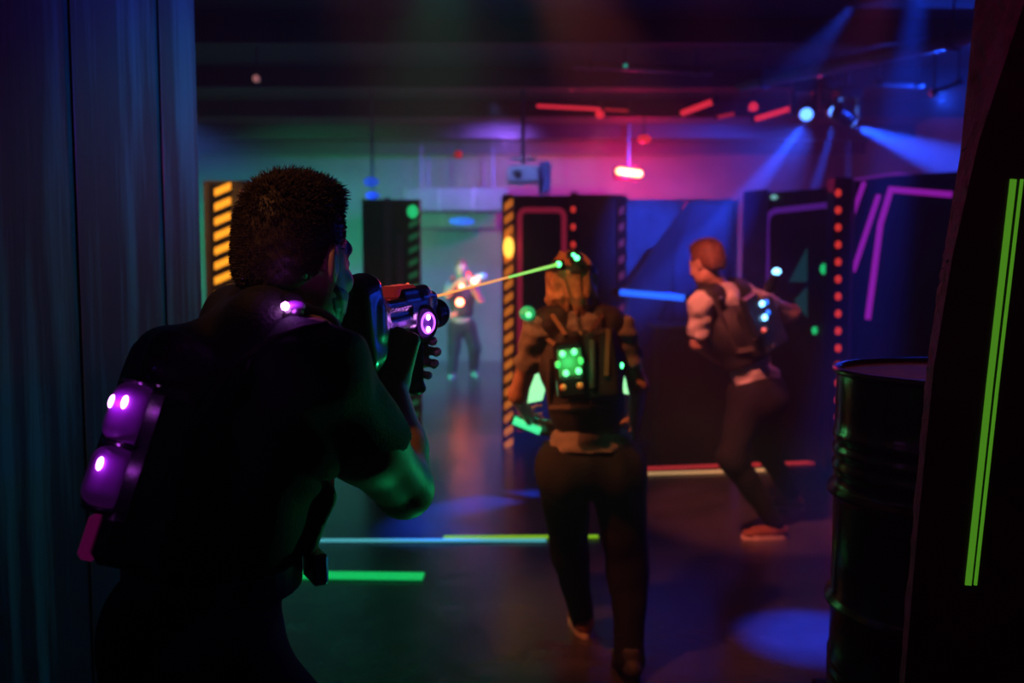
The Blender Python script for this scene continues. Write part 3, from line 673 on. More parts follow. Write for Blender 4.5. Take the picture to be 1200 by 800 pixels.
red_lit_pipe(at(627, 124, 10.5), at(706, 128, 10.5), .018, M['red_emit'], 'longest pipe, red light on it painted as glow, level, over the middle partition')
red_lit_pipe(at(798, 133, 9.6), at(838, 118, 9.2), .028, M['red_emit'], 'short pipe tilted up, bright red light painted on it, left of the blue lamps')
red_lit_pipe(at(884, 140, 9.5), at(930, 126, 9.2), .024, M['red_emit'], 'tilted pipe with painted red light, just left of the blue lamps')
red_lit_pipe(at(838, 138, 10.5), at(862, 133, 10.5), .02, M['red_emit_dim'], 'dimmest short pipe with painted red light, between the two tilted ones')
red_lit_pipe(at(706, 128, 10.4), at(738, 130, 10.4), .015, M['red_emit_dim'], 'dim pipe end with painted red light, right of the longest pipe')
def marker(px, py, Y, r, m, label, cat='light', sx=1.):
    p = at(px, py, Y); t = thing('marker_lamp', label, cat, p, 'small coloured marker lamps')
    MB().ball(p, (r*sx, r*.7, r), 12).build('lens', m, t, True)
    MB().lathe([(r*.6, 0), (r*1.15, .01), (r*1.1, .05), (r*.5, .07)], p+V(0, .0, 0), (0, 1, 0), 14).build('housing', M['case'], t, True)
    MB().tube(p+V(0, .04, 0), V(p[0], p[1]+.04, CEIL), .008, n=6).build('stem', M['metal'], t)
marker(537, 181, 12, .05, M['red_emit_dim'], 'small red lamp above the far player')
marker(703, 134, 10.6, .05, M['red_emit'], 'small red lamp at the end of the longest red-lit pipe')
marker(755, 163, 11, .05, M['red_emit'], 'small red lamp above the red flood', sx=1.6)
marker(960, 86, 8.4, .035, M['red_emit'], 'small red lamp above the blue lamps')
marker(883, 125, 9.4, .045, M['red_emit'], 'small red lamp left of the right tilted pipe')
marker(435, 213, 10, .05, M['tube_bluedim'], 'upper small blue lamp over the dark left panel', sx=1.6)
marker(437, 229, 10.6, .04, M['tube_bluedim'], 'lower small blue lamp at the dark left panel\'s top', sx=2)
marker(300, 92, 8, .03, glow('pale_pink_lamp', (.8, .3, .3), .35), 'small pale pink lamp in the green haze')
marker(733, 77, 7.8, .015, glow('teal_marker', (.02, .7, .5), .5), 'tiny teal lamp on the blue-lit conduit')
marker(670, 103, 9.5, .03, M['red_emit_dim'], 'dim red lamp above the longest red-lit pipe')

# the red flood lamp
rl = thing('flood_lamp', 'bright red bar flood lamp in front of the back wall', 'lamp', RED_LAMP)
a, b = at(726, 200.5, 12.6), at(749, 203.5, 12.6)
MB().tube(a, b, .045, n=14).ball(a, .045, 12).ball(b, .045, 12).build('lens', M['led_bar'], rl, True)
MB().rbox((a+b)/2+V(0, .1, 0), (.2, .05, .09), None, .015).build('housing', M['case'], rl)
MB().tube((a+b)/2+V(0, .1, .08), (a+b)/2*V(1, 1, 0)+V(0, .1, CEIL), .015, n=8).build('bracket', M['metal'], rl)

# the moving heads with their blue beams
def moving_head(p, d, label, lit=True):
    d = unit(d); t = thing('moving_head_lamp', label, 'stage light', p, 'blue moving head lamps'); p = V(p)
    MB().rbox(V(p[0], p[1]+.12, p[2]+.26), (.11, .11, .05), None, .015).build('base', M['case'], t)
    MB().tube(V(p[0], p[1]+.12, p[2]+.3), V(p[0], p[1]+.12, CEIL), .02, n=8).build('clamp', M['metal'], t, True)
    for s_ in (-1, 1): MB().rbox(V(p[0]+s_*.1, p[1]+.12, p[2]+.13), (.014, .04, .11), None, .006).build('yoke_arm', M['case'], t)
    MB().lathe([(.05, -.2), (.075, -.18), (.08, -.06), (.07, -.01), (.062, 0)], p, d, 20).build('head', M['case'], t, True)
    MB().lathe([(.058, 0), (.05, .012), (.03, .02), (.001, .024)], p, d, 20).build('lens', M['lens_blue'], t, True)
moving_head(HEAD_A, (-.35, -1, -.45), 'left blue moving head lamp with the widest glare')
moving_head(HEAD_B, (-.1, -1, -.5), 'middle blue moving head lamp under the ceiling')
moving_head(HEAD_C, (.5, .2, -.25), 'right blue moving head lamp throwing the fan of light')

# hanging projector-like unit over the middle partition
pj = at(613, 205, 9.6)
pr = thing('hanging_projector', 'pale boxy projector hung above the middle partition', 'projector', pj)
MB().rbox(pj, (.16, .14, .085), None, .02).build('body', mat('pale_plastic', (.45, .46, .5), .5, var=.2), pr)
MB().rbox(pj+V(.22, .1, -.02), (.06, .1, .16), None, .015).build('side_unit', mat('blue_grey_plastic', (.12, .16, .4), .5, var=.2), pr)
MB().lathe([(.04, 0), (.04, .03), (.03, .035)], pj+V(-.06, -.14, 0), (0, -1, 0), 16).build('lens', M['gunblk'], pr, True)
MB().tube(pj+V(0, 0, .08), V(pj[0], pj[1], CEIL), .02, n=8).build('pole', M['metal'], pr, True)
MB().rbox(pj+V(0, 0, .16), (.12, .06, .015), None, .005).build('bracket', M['pipe'], pr)
spot('projector_fill', pj+V(-.3, -1.4, .5), pj, (.2, .3, 1), 70, 40, .8)  # added unseen spot that lights the projector blue from in front

# ------------------------------------------------------------------ floor light: strips, plus laser lines and a reflection drawn as strips
def strip(pts, wd, m, label, z=.012):
    P = [on_floor(*p) for p in pts]; mid = sum(P)/len(P)
    t = thing('floor_strip', label, 'light strip', mid, 'light strips on the floor')
    MB().ribbon([p+UP*.004 for p in P], UP, wd, z-.004).build('lens', m, t)
    MB().ribbon(P, UP, wd+.012, .0045).build('channel', M['case'], t)
strip([(355, 634.5), (640, 634.5)], .032, M['laser_line_cyan'], 'long cyan strip on the floor left of the woman\'s legs')  # laser lines on the floor, cyan and lime, drawn as glowing strips
strip([(520, 631), (701, 630)], .035, M['laser_line_lime'], 'lime strip on the floor running behind the woman\'s legs')
strip([(330, 675), (496, 677)], .10, M['reflection_green'], 'wide green reflection on the floor, drawn as a glowing strip, nearest the aiming man')  # reflection of green light on the floor, put in as emission
strip([(757, 550), (860, 546), (972, 542)], .07, M['strip_red'], 'red strip on the floor behind the running man')
strip([(757, 556), (830, 554), (905, 551)], .05, M['strip_warm'], 'warm yellow strip on the floor in front of the red one')

# ------------------------------------------------------------------ people
def yawdir(deg): a = math.radians(deg); return V(math.sin(a), math.cos(a), 0)
def rightof(f): return V(f[1], -f[0], 0)
def short_hair(c, R, sc, h, parent, m, tufts=0, thick=.0):
    F = Field(V(c)-.18*sc, V(c)+.2*sc, h); P = lambda x, y, z: V(c)+R@(V(x, y, z)*sc)
    F.ell(P(0, -.016, .044), V(.084+thick, .103+thick, .095+thick)*sc, R, .0); F.ell(P(0, -.06, -.01), V(.066, .05, .06)*sc, R, .03*sc); F.ell(P(0, .03, .112), V(.05, .05, .022)*sc, R, .03*sc)
    X, Y, Z = F.ax[0][:, None, None]-c[0], F.ax[1][None, :, None]-c[1], F.ax[2][None, None, :]-c[2]
    y = (X*R[0, 1]+Y*R[1, 1]+Z*R[2, 1])/sc; z = (X*R[0, 2]+Y*R[1, 2]+Z*R[2, 2])/sc; x = (X*R[0, 0]+Y*R[1, 0]+Z*R[2, 0])/sc
    zl = np.interp(y, [-.11, -.06, -.03, -.012, .02, .045, .06, .1], [-.046, -.05, -.028, .028, .03, .015, .06, .085]).astype(np.float32)
    F.F = np.maximum(F.F, ((zl-z)*sc*.8).astype(np.float32))
    F.F += (.0016*sc*np.sin(90*x+7*np.sin(40*z))*np.sin(70*y+5*np.sin(50*x))).astype(np.float32)
    Pv, Q = F.polys(); me = F.mesh('hair', m)
    if tufts:
        nr = np.zeros_like(Pv); a = Pv[Q]; fn = np.cross(a[:, 2]-a[:, 0], a[:, 3]-a[:, 1])
        for k in range(4): np.add.at(nr, Q[:, k], fn)
        nr /= np.maximum(np.linalg.norm(nr, axis=1), 1e-9)[:, None]
        if np.mean(np.sum(nr*(Pv-V(c)), 1)) < 0: nr = -nr
        loc = (Pv-V(c))@R/sc; ok = np.where((nr@R[:, 2] > -.6) & (loc[:, 2] > -.05))[0]; ids = RNG.choice(ok, tufts)
        vs = []; fs = []
        for i in ids:
            p, n_ = Pv[i], nr[i]; l = loc[i]
            flow = R@V(l[0]*4+RNG.normal(0, .25), .3 if l[2] > .09 else -.25+l[1]*3, -.2 if l[2] > .09 else -.9)
            tp = max(0., min(1., (l[2]-.03)/.09)); L = (.004+.013*tp**1.5)*sc*RNG.uniform(.6, 1.3)
            d = unit(n_*(.12+.5*tp)+flow*.6+RNG.normal(0, .15, 3)); s_ = unit(np.cross(d, RNG.normal(0, 1, 3)))*.0011*sc; s2 = unit(np.cross(d, s_))*.0011*sc
            o = len(vs); q = p-n_*.004; mid = p+d*L*.55; tip = mid+unit(d+flow*.35)*L*.5
            vs += [q+s_, q-s_*.5+s2, q-s_*.5-s2, mid+s_*.8, mid-s_*.4+s2*.8, mid-s_*.4-s2*.8, tip]
            fs += [(o, o+1, o+4, o+3), (o+1, o+2, o+5, o+4), (o+2, o, o+3, o+5), (o+3, o+4, o+6), (o+4, o+5, o+6), (o+5, o+3, o+6)]
        b = MB(); b.v = [tuple(v) for v in Pv]+[tuple(v) for v in vs]; nP = len(Pv)
        b.f = [tuple(int(i) for i in q) for q in Q]+[tuple(i+nP for i in f) for f in fs]
        me = bpy.data.meshes.new('hair'); me.from_pydata(b.v, [], b.f); me.update(); me.materials.append(m)
        me.polygons.foreach_set('use_smooth', [True]*len(me.polygons))
    return link('hair', me, parent)
def eyes(c, R, sc, parent):
    for sx in (-1, 1):
        p = V(c)+R@(V(sx*.032, .0885, .007)*sc)
        e = MB().ball(p, .0122*sc, 12).build('eye', M['eye'], parent, True)
        MB().ball(p+R[:, 1]*.0088*sc, .0055*sc, 10).build('iris', M['hair_brown'], e, True)

from mathutils.bvhtree import BVHTree
def hit(objs, px, py):
    """first point of these things along a pixel's line of sight"""
    best = None; d = Vector(ray(px, py)).normalized(); o = Vector((0, 0, CAM_H))
    for ob in objs:
        t = BVHTree.FromPolygons([v.co for v in ob.data.vertices], [tuple(p.vertices) for p in ob.data.polygons])
        q = t.ray_cast(o, d)
        if q[0] is not None and (best is None or q[3] < best[1]): best = (V(q[0]), q[3])
    return best[0] if best else at(px, py, float(np.mean([v.co.y for v in objs[0].data.vertices])))

# ---- the aiming man in front
f = yawdir(62); r = rightof(f); fh = unit(yawdir(24)+V(0, 0, -.1)); Rh = frame(fh)
N = at(332, 386, 1.50); H = at(225, 745, 1.36); C = N+(H-N)*.36
SR = N+r*.185-UP*.045; SL = N-r*.18-UP*.05
ER = at(474, 573, 1.58); WR = at(456, 452, 1.715)
g = unit(yawdir(17)+V(0, 0, .03)); Rg = frame(g); GO = V(-.232, 1.795, 1.478); GP = lambda x, y, z: GO+Rg@V(x, y, z)
EL = at(418, 535, 1.84); WL = GP(-.022, .03, -.10)
HC = at(346, 307, 1.52); HS = .99
man = thing('person', 'man in dark tee and light-up vest aiming a weapon, seen from behind', 'person', (H[0], H[1], 0))
F = Field((-.80, 1.0, .95), (-.03, 2.12, 1.80), .0045)
torso(F, H, C, N, SL, SR, r); F.cap(N-UP*.03, HC-fh*.012-UP*.05, .062, .058, .03)
head(F, HC, Rh, HS)
limb(F, [SR, SR*.5+ER*.5-UP*.012, ER], [.056, .061, .047], k=.03); limb(F, [ER, ER*.62+WR*.38, WR], [.047, .049, .031], k=.02)
limb(F, [SL, EL], [.055, .045]); limb(F, [EL, EL*.65+WL*.35, WL], [.045, .044, .028], k=.02)
hand(F, WR, UP*.93+g*.3, -Rg[:, 0]*.6+g*.8, -Rg[:, 0]*.7-g*.3+UP*.2, [(.55, .5, .4), (1.15, 1.25, .8), (1.2, 1.3, .8), (1.2, 1.3, .8)], (.75, .25, .6), 1.14)
hand(F, WL, g*.9+UP*.05, Rg[:, 0], UP, (.85, 1.1, .9), (.8, .5, .3), 1.15)
F.build('body', M['skin'], man)
short_hair(HC, Rh, HS, .004, man, M['hair_dark'], 9000, -.004)
eyes(HC, Rh, HS, man)
# beard along the jaw
F = Field(HC-.2, HC+.2, .004); P = lambda x, y, z: HC+Rh@(V(x, y, z)*HS)
F.ell(P(0, .037, -.038), V(.067, .065, .083)*HS, Rh, 0); F.ell(P(0, .064, -.09), V(.038, .034, .03)*HS, Rh, .03)
for sx in (-1, 1): F.ell(P(sx*.052, .02, -.066), V(.018, .032, .033)*HS, Rh, .03)
F.ell(P(0, .115, -.02), V(.05, .06, .045)*HS, Rh, .01, 'sub'); F.ell(P(0, .1, -.06), V(.022, .03, .012)*HS, Rh, .006, 'sub')
F.cut(P(0, 0, -.028), Rh[:, 2]*.8+Rh[:, 1]*.25); F.cut(P(0, .0, 0), -Rh[:, 1])
F.fold(.0006, [((1, .2, .3), 420), ((.1, 1, .2), 380), ((.2, .1, 1), 400)], 3)
F.build('beard', M['hair_dark'], man)
# tee
F = Field((-.80, 1.0, .90), (-.03, 2.0, 1.62), .006)
torso(F, H, C, N, SL, SR, r, .014); F.cut(N+UP*.025-f*.01, UP*.9+f*.35)
sl = SR+(ER-SR)*.56; F.cap(SR, ER, .066, .07, .03, cut=(sl, (ER-SR)))
sl2 = SL+(EL-SL)*.5; F.cap(SL, EL, .068, .06, .03, cut=(sl2, (EL-SL)))
F.cut(H+UP*.02, -UP); F.fold(.0022, [((.5, .1, 1), 55), ((-.3, .6, .9), 80)], 5)
tee = F.build('shirt', M['cloth_navy'], man)
# trousers
hr, hl = H+r*.095-UP*.04, H-r*.095-UP*.04
kr, kl = V(*(hr+f*.2)[:2], .56), V(*(hl+f*.12)[:2], .54); ar, al = V(*(kr-f*.05)[:2], .1), V(*(kl-f*.26)[:2], .1)
F = Field((-.95, .85, .07), (0., 1.9, 1.22), .009)
F.ell(H-UP*.02, (.185, .135, .15), np.stack([r, f, UP], 1), .04); F.ell(hr*.6+kr*.4+f*.02, (.1, .1, .18), None, .05)
limb(F, [hr, kr, ar], [.108, .08, .062], .004, .04); limb(F, [hl, kl, al], [.108, .08, .062], .004, .04)
F.cut(H+UP*.085, UP); F.cut(V(0, 0, .09), -UP); F.fold(.0015, [((.6, .2, .5), 35), ((-.6, .4, .5), 50)], 9)
F.build('trousers', M['cloth_black'], man)
shoe(man, ar+UP*.0, f, M['shoe_dark'], M['sole']); shoe(man, al, f, M['shoe_dark'], M['sole'])
# vest
up = unit(N-H); rv = unit(r-up*np.dot(r, up)); Rv = np.stack([rv, np.cross(up, rv), up], 1); fv = Rv[:, 1]
F = Field((-.90, .95, 1.0), (-.1, 1.95, 1.70), .006)
F.ell(C, V(.162, .118, .17)+.034, Rv, .03); F.ell(H*.42+C*.58, V(.138, .1, .15)+.038, Rv, .03); F.cut(H+UP*.12, -UP)
for S in (SL, SR): F.cap(S*.62+N*.38+up*.012, (S+N)*.5-fv*.06+up*.01, .062, .06, .03)
F.cap(SL*.5+N*.5-fv*.05+UP*.01, SR*.5+N*.5-fv*.05+UP*.01, .058, .058, .03)
F.rbox(C-fv*.15-up*.03, (.115, .05, .14), Rv, .03, .02); F.cap(N-fv*.05-UP*.03, C-fv*.13+up*.065, .06, .06, .04)
F.ell(C+rv*.235+fv*.045-up*.05, (.15, .16, .33), Rv, .01, 'sub')
F.cap(N+UP*.005, HC+Rh@V(0, 0, -.05), .078, .085, .02, 'sub')
for S, sg in ((SL, -1), (SR, 1)): F.cap(S+r*sg*.055-UP*.02, (ER if sg > 0 else EL), .092, .085, .015, 'sub')
F.fold(.0014, [((.2, .3, 1), 60), ((1, .2, .1), 50)], 2)
ve = F.build('vest', M['vest'], man)
# straps and belt on the vest
pts = [N+r*.115+up*.062-fv*.06, N+r*.125+up*.06+fv*.0, N+r*.135+up*.03+fv*.08]
skin_of = [ve, tee]
MB().sweep([hit(skin_of, *p)-ray(*p)*.002 for p in ((384, 380), (355, 384), (320, 396), (285, 420), (255, 452), (228, 495), (210, 540), (200, 585), (196, 612))], .0055, 8).build('strap', M['strap'], ve, True)
bb = H+up*.105
ringp = [bb+(np.stack([r, f, UP], 1)@V(.160*math.cos(t), .126*math.sin(t), 0)) for t in np.linspace(0, 2*math.pi, 41)]
b_ = MB()
for i in range(40): b_.prism([ringp[i]-UP*.02, ringp[i+1]-UP*.02, ringp[i+1]+UP*.02, ringp[i]+UP*.02], (ringp[i]-bb)*.03)
b_.build('belt', M['strap'], ve)
MB().rbox(bb+r*.07+f*.138, (.03, .012, .024), frame(f), .004).build('buckle', M['chrome'], ve)
# light module on the back
mc = at(140, 520, 1.245); Rm = np.stack([rv, fv, up], 1)
MB().rbox(mc+fv*.045-up*.01, (.04, .03, .10), Rm, .015).build('module_case', M['case'], ve)
F = Field(mc-.16, mc+.16, .0035)
F.rbox(mc+up*.042, (.027, .028, .042), Rm, .022, 0); F.rbox(mc-up*.045, (.026, .028, .04), Rm, .02, .006)
pshell = F.build('purple_shell', M['purple_shell'], ve)
for dz in (.085, .0, -.088): MB().torus(mc+up*dz+fv*.008, up, .028, .004, 24, 6).build('shell_band', M['gunblk'], ve, True)
for px, py in ((131, 470), (146, 471), (117, 543)):
    q = hit([pshell], px, py); MB().ball(q, (.0055, .004, .009), 12, Rm).build('led', M['led_purple'], ve, True)
    bulb('module_led_light', q-unit(ray(px, py))*.016, (.6, .06, 1), .018, .004)
MB().rbox(mc-up*.125+fv*.005, (.011, .012, .03), Rm, .006).build('indicator', glow('magenta_indicator', (.5, .01, .25), .08), ve)
MB().rbox(mc-up*.12+fv*.05, (.04, .045, .035), Rm, .012).build('battery_case', M['case'], ve)
for px, py in ((181, 431), (174, 441), (195, 408), (178, 455)): MB().ball(hit([ve], px, py), .0022, 8).build('stud', mat('cold_stud', (.3, .5, .9), .2, .6), ve, True)
# shoulder light
sp_ = hit([ve, tee], 337, 359)
MB().lathe([(.022, -.012), (.024, 0), (.018, .004)], sp_, (-.1, -.8, .6), 18).build('lamp_base', M['gunblk'], ve, True)
MB().ball(sp_+V(.010, 0, .001), (.016, .010, .008), 16).build('purple_lens', M['purple_shell'], ve, True)
MB().ball(sp_+V(0, -.014, .001), .0062, 12).build('led', M['led_purple'], ve, True)
bulb('shoulder_led_light', sp_+V(.012, -.028, .012), (.6, .08, 1), .045, .006)

# ---- his weapon
gun = thing('laser_tag_gun', 'chunky black laser tag gun with purple lens in the aiming man\'s hands', 'toy gun', GP(0, 0, -.16))
F = Field(GO-.3, GO+.34, .004)
Rs = Rg@np.array([[1, 0, 0], [0, math.cos(.18), -math.sin(.18)], [0, math.sin(.18), math.cos(.18)]])
F.rbox(GP(0, -.13, -.002), (.036, .055, .09), Rs, .033, .0); F.rbox(GP(0, -.115, -.085), (.026, .04, .055), Rg, .02, .02)
F.rbox(GP(0, .0, .005), (.033, .13, .036), Rg, .016, .02); F.rbox(GP(0, .075, .028), (.024, .075, .03), Rg, .012, .012)
F.rbox(GP(0, .13, .0), (.03, .05, .044), Rg, .014, .01); F.rbox(GP(0, -.02, -.035), (.024, .09, .02), Rg, .01, .01)
F.rbox(GP(.034, -.02, .012), (.006, .05, .008), Rg, .003, .002, 'sub')
F.build('body', M['gunblk'], gun)
F = Field(GO-.25, GO+.3, .004)
F.cap(GP(0, -.022, -.03), GP(0, -.045, -.125), .021, .02, .01); F.build('pistol_grip', M['case'], gun)
F = Field(GO-.25, GO+.3, .004)
F.cap(GP(0, .125, -.03), GP(0, .118, -.15), .015, .015, .01); F.ell(GP(0, .118, -.155), (.02, .02, .012), Rg, .01); F.build('foregrip', M['case'], gun)
MB().sweep([GP(0, .035, -.045), GP(0, .035, -.085), GP(0, .0, -.095), GP(0, -.02, -.075)], .005).build('trigger_guard', M['gunblk'], gun, True)
MB().rbox(GP(0, .012, -.06), (.004, .006, .018), Rg, .002).build('trigger', M['metal'], gun)
MB().lathe([(.03, 0), (.034, .006), (.034, .016), (.029, .02), (.033, .026), (.033, .036), (.028, .04), (.032, .046), (.032, .058), (.024, .064), (.018, .05), (.001, .05)], GP(.004, .165, -.008), g, 28).build('muzzle', M['gunblk'], gun, True)
MB().lathe([(.016, 0), (.012, .006), (.001, .009)], GP(.004, .215, -.008), g, 20).build('muzzle_lens', glow('green_lens', (.03, .7, .3), .5), gun, True)
lc, la = GP(.031, .085, -.016), unit(Rg[:, 0]*.95-g*.3)
MB().torus(lc+la*.006, la, .032, .005, 36, 8).build('lens_bezel', M['gunblk'], gun, True)
MB().lathe([(.031, 0), (.031, .005), (.022, .013), (.001, .016)], lc, la, 28).build('lens', glow('purple_lens', (.16, .02, .4), .16, (.15, .05, .3)), gun, True)
MB().torus(lc+la*.013, la, .0195, .0028, 28, 6).build('lit_ring', glow('violet_ring', (.5, .12, 1), 1.6), gun, True)
for t in (-1, 1): MB().ball(lc+la*.016+UP*.012*t-g*.004, (.004, .004, .006), 10).build('led', M['led_purple'], gun, True)
MB().rbox(GP(0, .035, .047), (.02, .05, .014), Rg, .006).build('top_window', mat('red_lit_window', (.4, .08, .06), .1, 0, (.6, .03, .04), .16, coat=.5), gun)
for y in (.0, .03, .06): MB().rbox(GP(0, y, .0575), (.012, .008, .0045), Rg, .002).build('circuit_chip', mat('pale_chip', (.6, .5, .4), .3, emit=(.9, .08, .06), es=.25 if y != .06 else .3), gun)
MB().ball(GP(.004, .075, .06), .004, 10).build('led', glow('orange_red_led', (1, .12, .05), 1.2), gun, True)
bulb('gun_ring_light', lc+la*.045, (.45, .1, 1), .014, .008)
bulb('gun_window_light', GP(.005, .03, .085), (1, .06, .06), .015, .006)

# ---- shared pieces for the other players
def place(px, py, Y): return at(px, py, Y)
def vest_of(lo, hi, h, H, C, N, SL, SR, right, g, sc, arms, pack, parent, m=None, drop=.1):
    H, C, N, SL, SR = map(V, (H, C, N, SL, SR)); up = unit(N-H); rv = unit(V(right)-up*np.dot(right, up)); Rv = np.stack([rv, np.cross(up, rv), up], 1); fv = Rv[:, 1]
    F = Field(lo, hi, h)
    F.ell(C, V(.162+g, .118+g, .17+g)*sc, Rv, .03); F.ell(H*.45+C*.55, V(.138+g, .1+g, .15+g)*sc, Rv, .03); F.cut(H+up*drop, -up)
    for S in (SL, SR): F.cap(S*.7+N*.3, (S+N)*.5, (.062+g*.9)*sc, (.056+g*.9)*sc, .03)
    F.rbox(C-fv*(.118*sc+g+pack*.4), (.12*sc, pack, .15*sc), Rv, .02, .02)
    F.cap(N-up*.01, N+up*.2, .068*sc, .07*sc, .015, 'sub')
    F.ell(N-fv*.09*sc-up*.03, V(.055, .06, .075)*sc, Rv, .015, 'sub')
    for S, E, sg in ((SL, arms[0], -1), (SR, arms[1], 1)): F.cap(S+rv*sg*.045*sc-up*.02, E, .085*sc, .08*sc, .015, 'sub')
    return F.build('vest', m or M['vest'], parent), Rv
def buckle_strap(a, b, n_, wd, parent, m=None): return MB().ribbon([V(a), V(b)], n_, wd, .006).build('strap', m or M['strap'], parent)

# ---- the woman ahead
Yw = 3.55
f = unit(V(-.12, 1, 0)); r = rightof(f); wm = 1/310.
H = at(692, 528, Yw); N = at(677, 368, Yw+.02); C = at(682, 425, Yw)
SL = at(632, 388, Yw-.01); SR = at(726, 388, Yw+.03)
EL, WLw = at(607, 462, Yw+.12), at(618, 486, Yw+.36)
ERw, WRw = at(748, 452, Yw+.06), at(744, 492, Yw+.2)
HC = at(669, 334, Yw+.05); fh = unit(V(-.3, .9, -.1)); Rh = frame(fh); HS = .95
woman = thing('person', 'woman with green-lit vest and fair hair walking away, seen from behind', 'person', (H[0], H[1], 0))
lo, hi = V(H[0]-.42, Yw-.45, .0), V(H[0]+.36, Yw+.62, 1.72)
F = Field(lo+V(0, 0, .8), hi, .0075)
torso(F, H, C, N, SL, SR, r, 0, .84, wide=1.05); F.cap(N-UP*.03, HC-UP*.05, .05, .05, .025); head(F, HC, Rh, HS)
limb(F, [SL, EL, WLw], [.043, .036, .026]); limb(F, [SR, ERw, WRw], [.043, .036, .026])
hand(F, WLw, WLw-EL, r, UP, (.8, .9, .6), sc=.9); hand(F, WRw, (WRw-ERw)+V(0, 0, -.03), -r, f, (.4, .6, .4), sc=.9)
F.build('body', M['skin'], woman); eyes(HC, Rh, HS, woman)
F = Field(lo+V(0, 0, .75), hi, .008)
torso(F, H, C, N, SL, SR, r, .014, .86, wide=1.02); F.cut(N+UP*.02, UP)
F.cap(SL, EL, .056, .056, .03, cut=(SL+(EL-SL)*.55, EL-SL)); F.cap(SR, ERw, .056, .056, .03, cut=(SR+(ERw-SR)*.6, ERw-SR))
F.ell(H-UP*.02, (.172, .13, .12), np.stack([r, f, UP], 1), .05); F.cut(at(690, 524, Yw)+UP*.0, -UP*1+V(.1, 0, 0)); F.fold(.003, [((.25, .1, 1), 75), ((-.15, .3, 1), 110)], 4)
F.build('shirt', M['cloth_grey'], woman)
hl, hr = at(660, 545, Yw), at(723, 545, Yw)
kl, al = at(668, 648, Yw+.22), at(683, 728, Yw+.38); kr, ar = at(736, 668, Yw+.04), at(738, 776, Yw-.06)
F = Field(lo, hi-V(0, 0, .75), .009)
F.ell(H-UP*.055, (.188, .135, .13), np.stack([r, f, UP], 1), .04)
for h_, s_ in ((hl, -1), (hr, 1)): F.ell(h_-f*.05-UP*.04, (.095, .09, .1), None, .05)
limb(F, [hl, kl, al], [.102, .068, .042], .006, .04); limb(F, [hr, kr, ar], [.105, .072, .047], .006, .04)
F.cap(ar, V(*ar[:2], .06), .052, .055, .02); F.cut(at(690, 514, Yw), UP); F.fold(.0013, [((.5, .3, .6), 31), ((-.7, .2, .6), 47), ((.9, .1, .3), 60)], 6)
F.build('trousers', M['cloth_black'], woman)
shoe(woman, V(*al[:2], .1), f, M['shoe'], M['sole']); shoe(woman, V(*ar[:2], .1), f, M['shoe_dark'], M['cloth_black'])  # left shoe's rust colour stands for the warm-lit ankle
vs_, Rv = vest_of(lo+V(0, 0, .8), hi, .008, H, C, N, SL, SR, r, .035, .86, (EL, ERw), .03, woman, drop=.085)
rv, fv, up = Rv[:, 0], Rv[:, 1], Rv[:, 2]
for a, b in (((646, 368), (662, 392)), ((706, 368), (690, 390)), ((712, 385), (710, 440)), ((655, 393), (681, 390)), ((640, 396), (650, 404))):
    pa_, pb_ = hit([vs_], *a)-fv*.004, hit([vs_], *b)-fv*.004; buckle_strap(pa_, pb_, -fv, .016, vs_, mat('tan_webbing', (.16, .10, .05), .6, var=.2))
mc = hit([vs_], 666, 424)
MB().rbox(mc-fv*.012, (.052, .02, .075), Rv, .012).build('light_module', M['gunblk'], vs_)
MB().rbox(mc-fv*.031, (.044, .003, .05), Rv, .003).build('lit_plate', glow('green_lit_plate', (.03, .35, .1), .1, (.06, .2, .08)), vs_)
for dx, dy in ((-8, -12), (6, -13), (-15, 0), (13, -2), (-6, 11), (9, 10)):
    p = mc+rv*dx*wm*.95-up*(dy+1)*wm*.95-fv*.036
    big = abs(dy) > 5; MB().ball(p, (.0115, .006, .0125) if big else (.010, .005, .014), 12, Rv).build('led', M['led_greenhot'] if big else glow('soft_green_led', (.1, .8, .2), .6), vs_, True)
m2 = hit([vs_], 668, 452)
MB().rbox(m2-fv*.016, (.05, .022, .04), Rv, .01).build('battery_case', M['gunblk'], vs_)
for dx in (-.032, .030): MB().ball(m2+rv*dx-fv*.038, (.013, .006, .013), 12, Rv).build('reflector', mat('orange_reflector', (.9, .3, .12), .25, emit=(1, .2, .05), es=.06), vs_, True)
for px, y0, y1 in ((694, 398, 470), (644, 420, 470)):
    q = [hit([vs_], px, y)-fv*.006 for y in np.linspace(y0, y1, 5)]; MB().sweep(q, .012, 8).build('padded_rib', M['strap'], vs_, True)
q = [hit([vs_], x, 478)-fv*.004 for x in (645, 660, 680, 700, 716)]; MB().sweep(q, .013, 8).build('waist_strap', M['strap'], vs_, True)
sl_ = at(618, 367, Yw-.05)
MB().ball(sl_, (.03, .03, .028), 14).build('shoulder_lens', glow('green_shell', (.02, .6, .2), .5), vs_, True)
MB().ball(sl_+V(.004, -.028, -.004), .011, 12).build('led', M['led_greenhot'], vs_, True)
MB().ball(at(728, 428, Yw-.06), (.009, .009, .012), 10).build('led', M['led_green'], vs_, True)
# lit side plates of the vest front, showing past the waist
sideg = glow('bright_green_plate', (.35, 1, .45), 1.1)
MB().prism([at(x, y, Yw+.16) for x, y in ((629, 436), (634, 455), (630, 470), (609, 474), (612, 460), (620, 444))], V(.02, .03, 0)).build('side_light', sideg, vs_)
MB().prism([at(x, y, Yw+.16) for x, y in ((722, 424), (732, 436), (742, 460), (738, 462), (728, 452), (722, 438))], V(-.02, .03, 0)).build('side_light', sideg, vs_)
bulb('vest_led_light', mc-fv*.09, (.1, 1, .3), .3, .02)
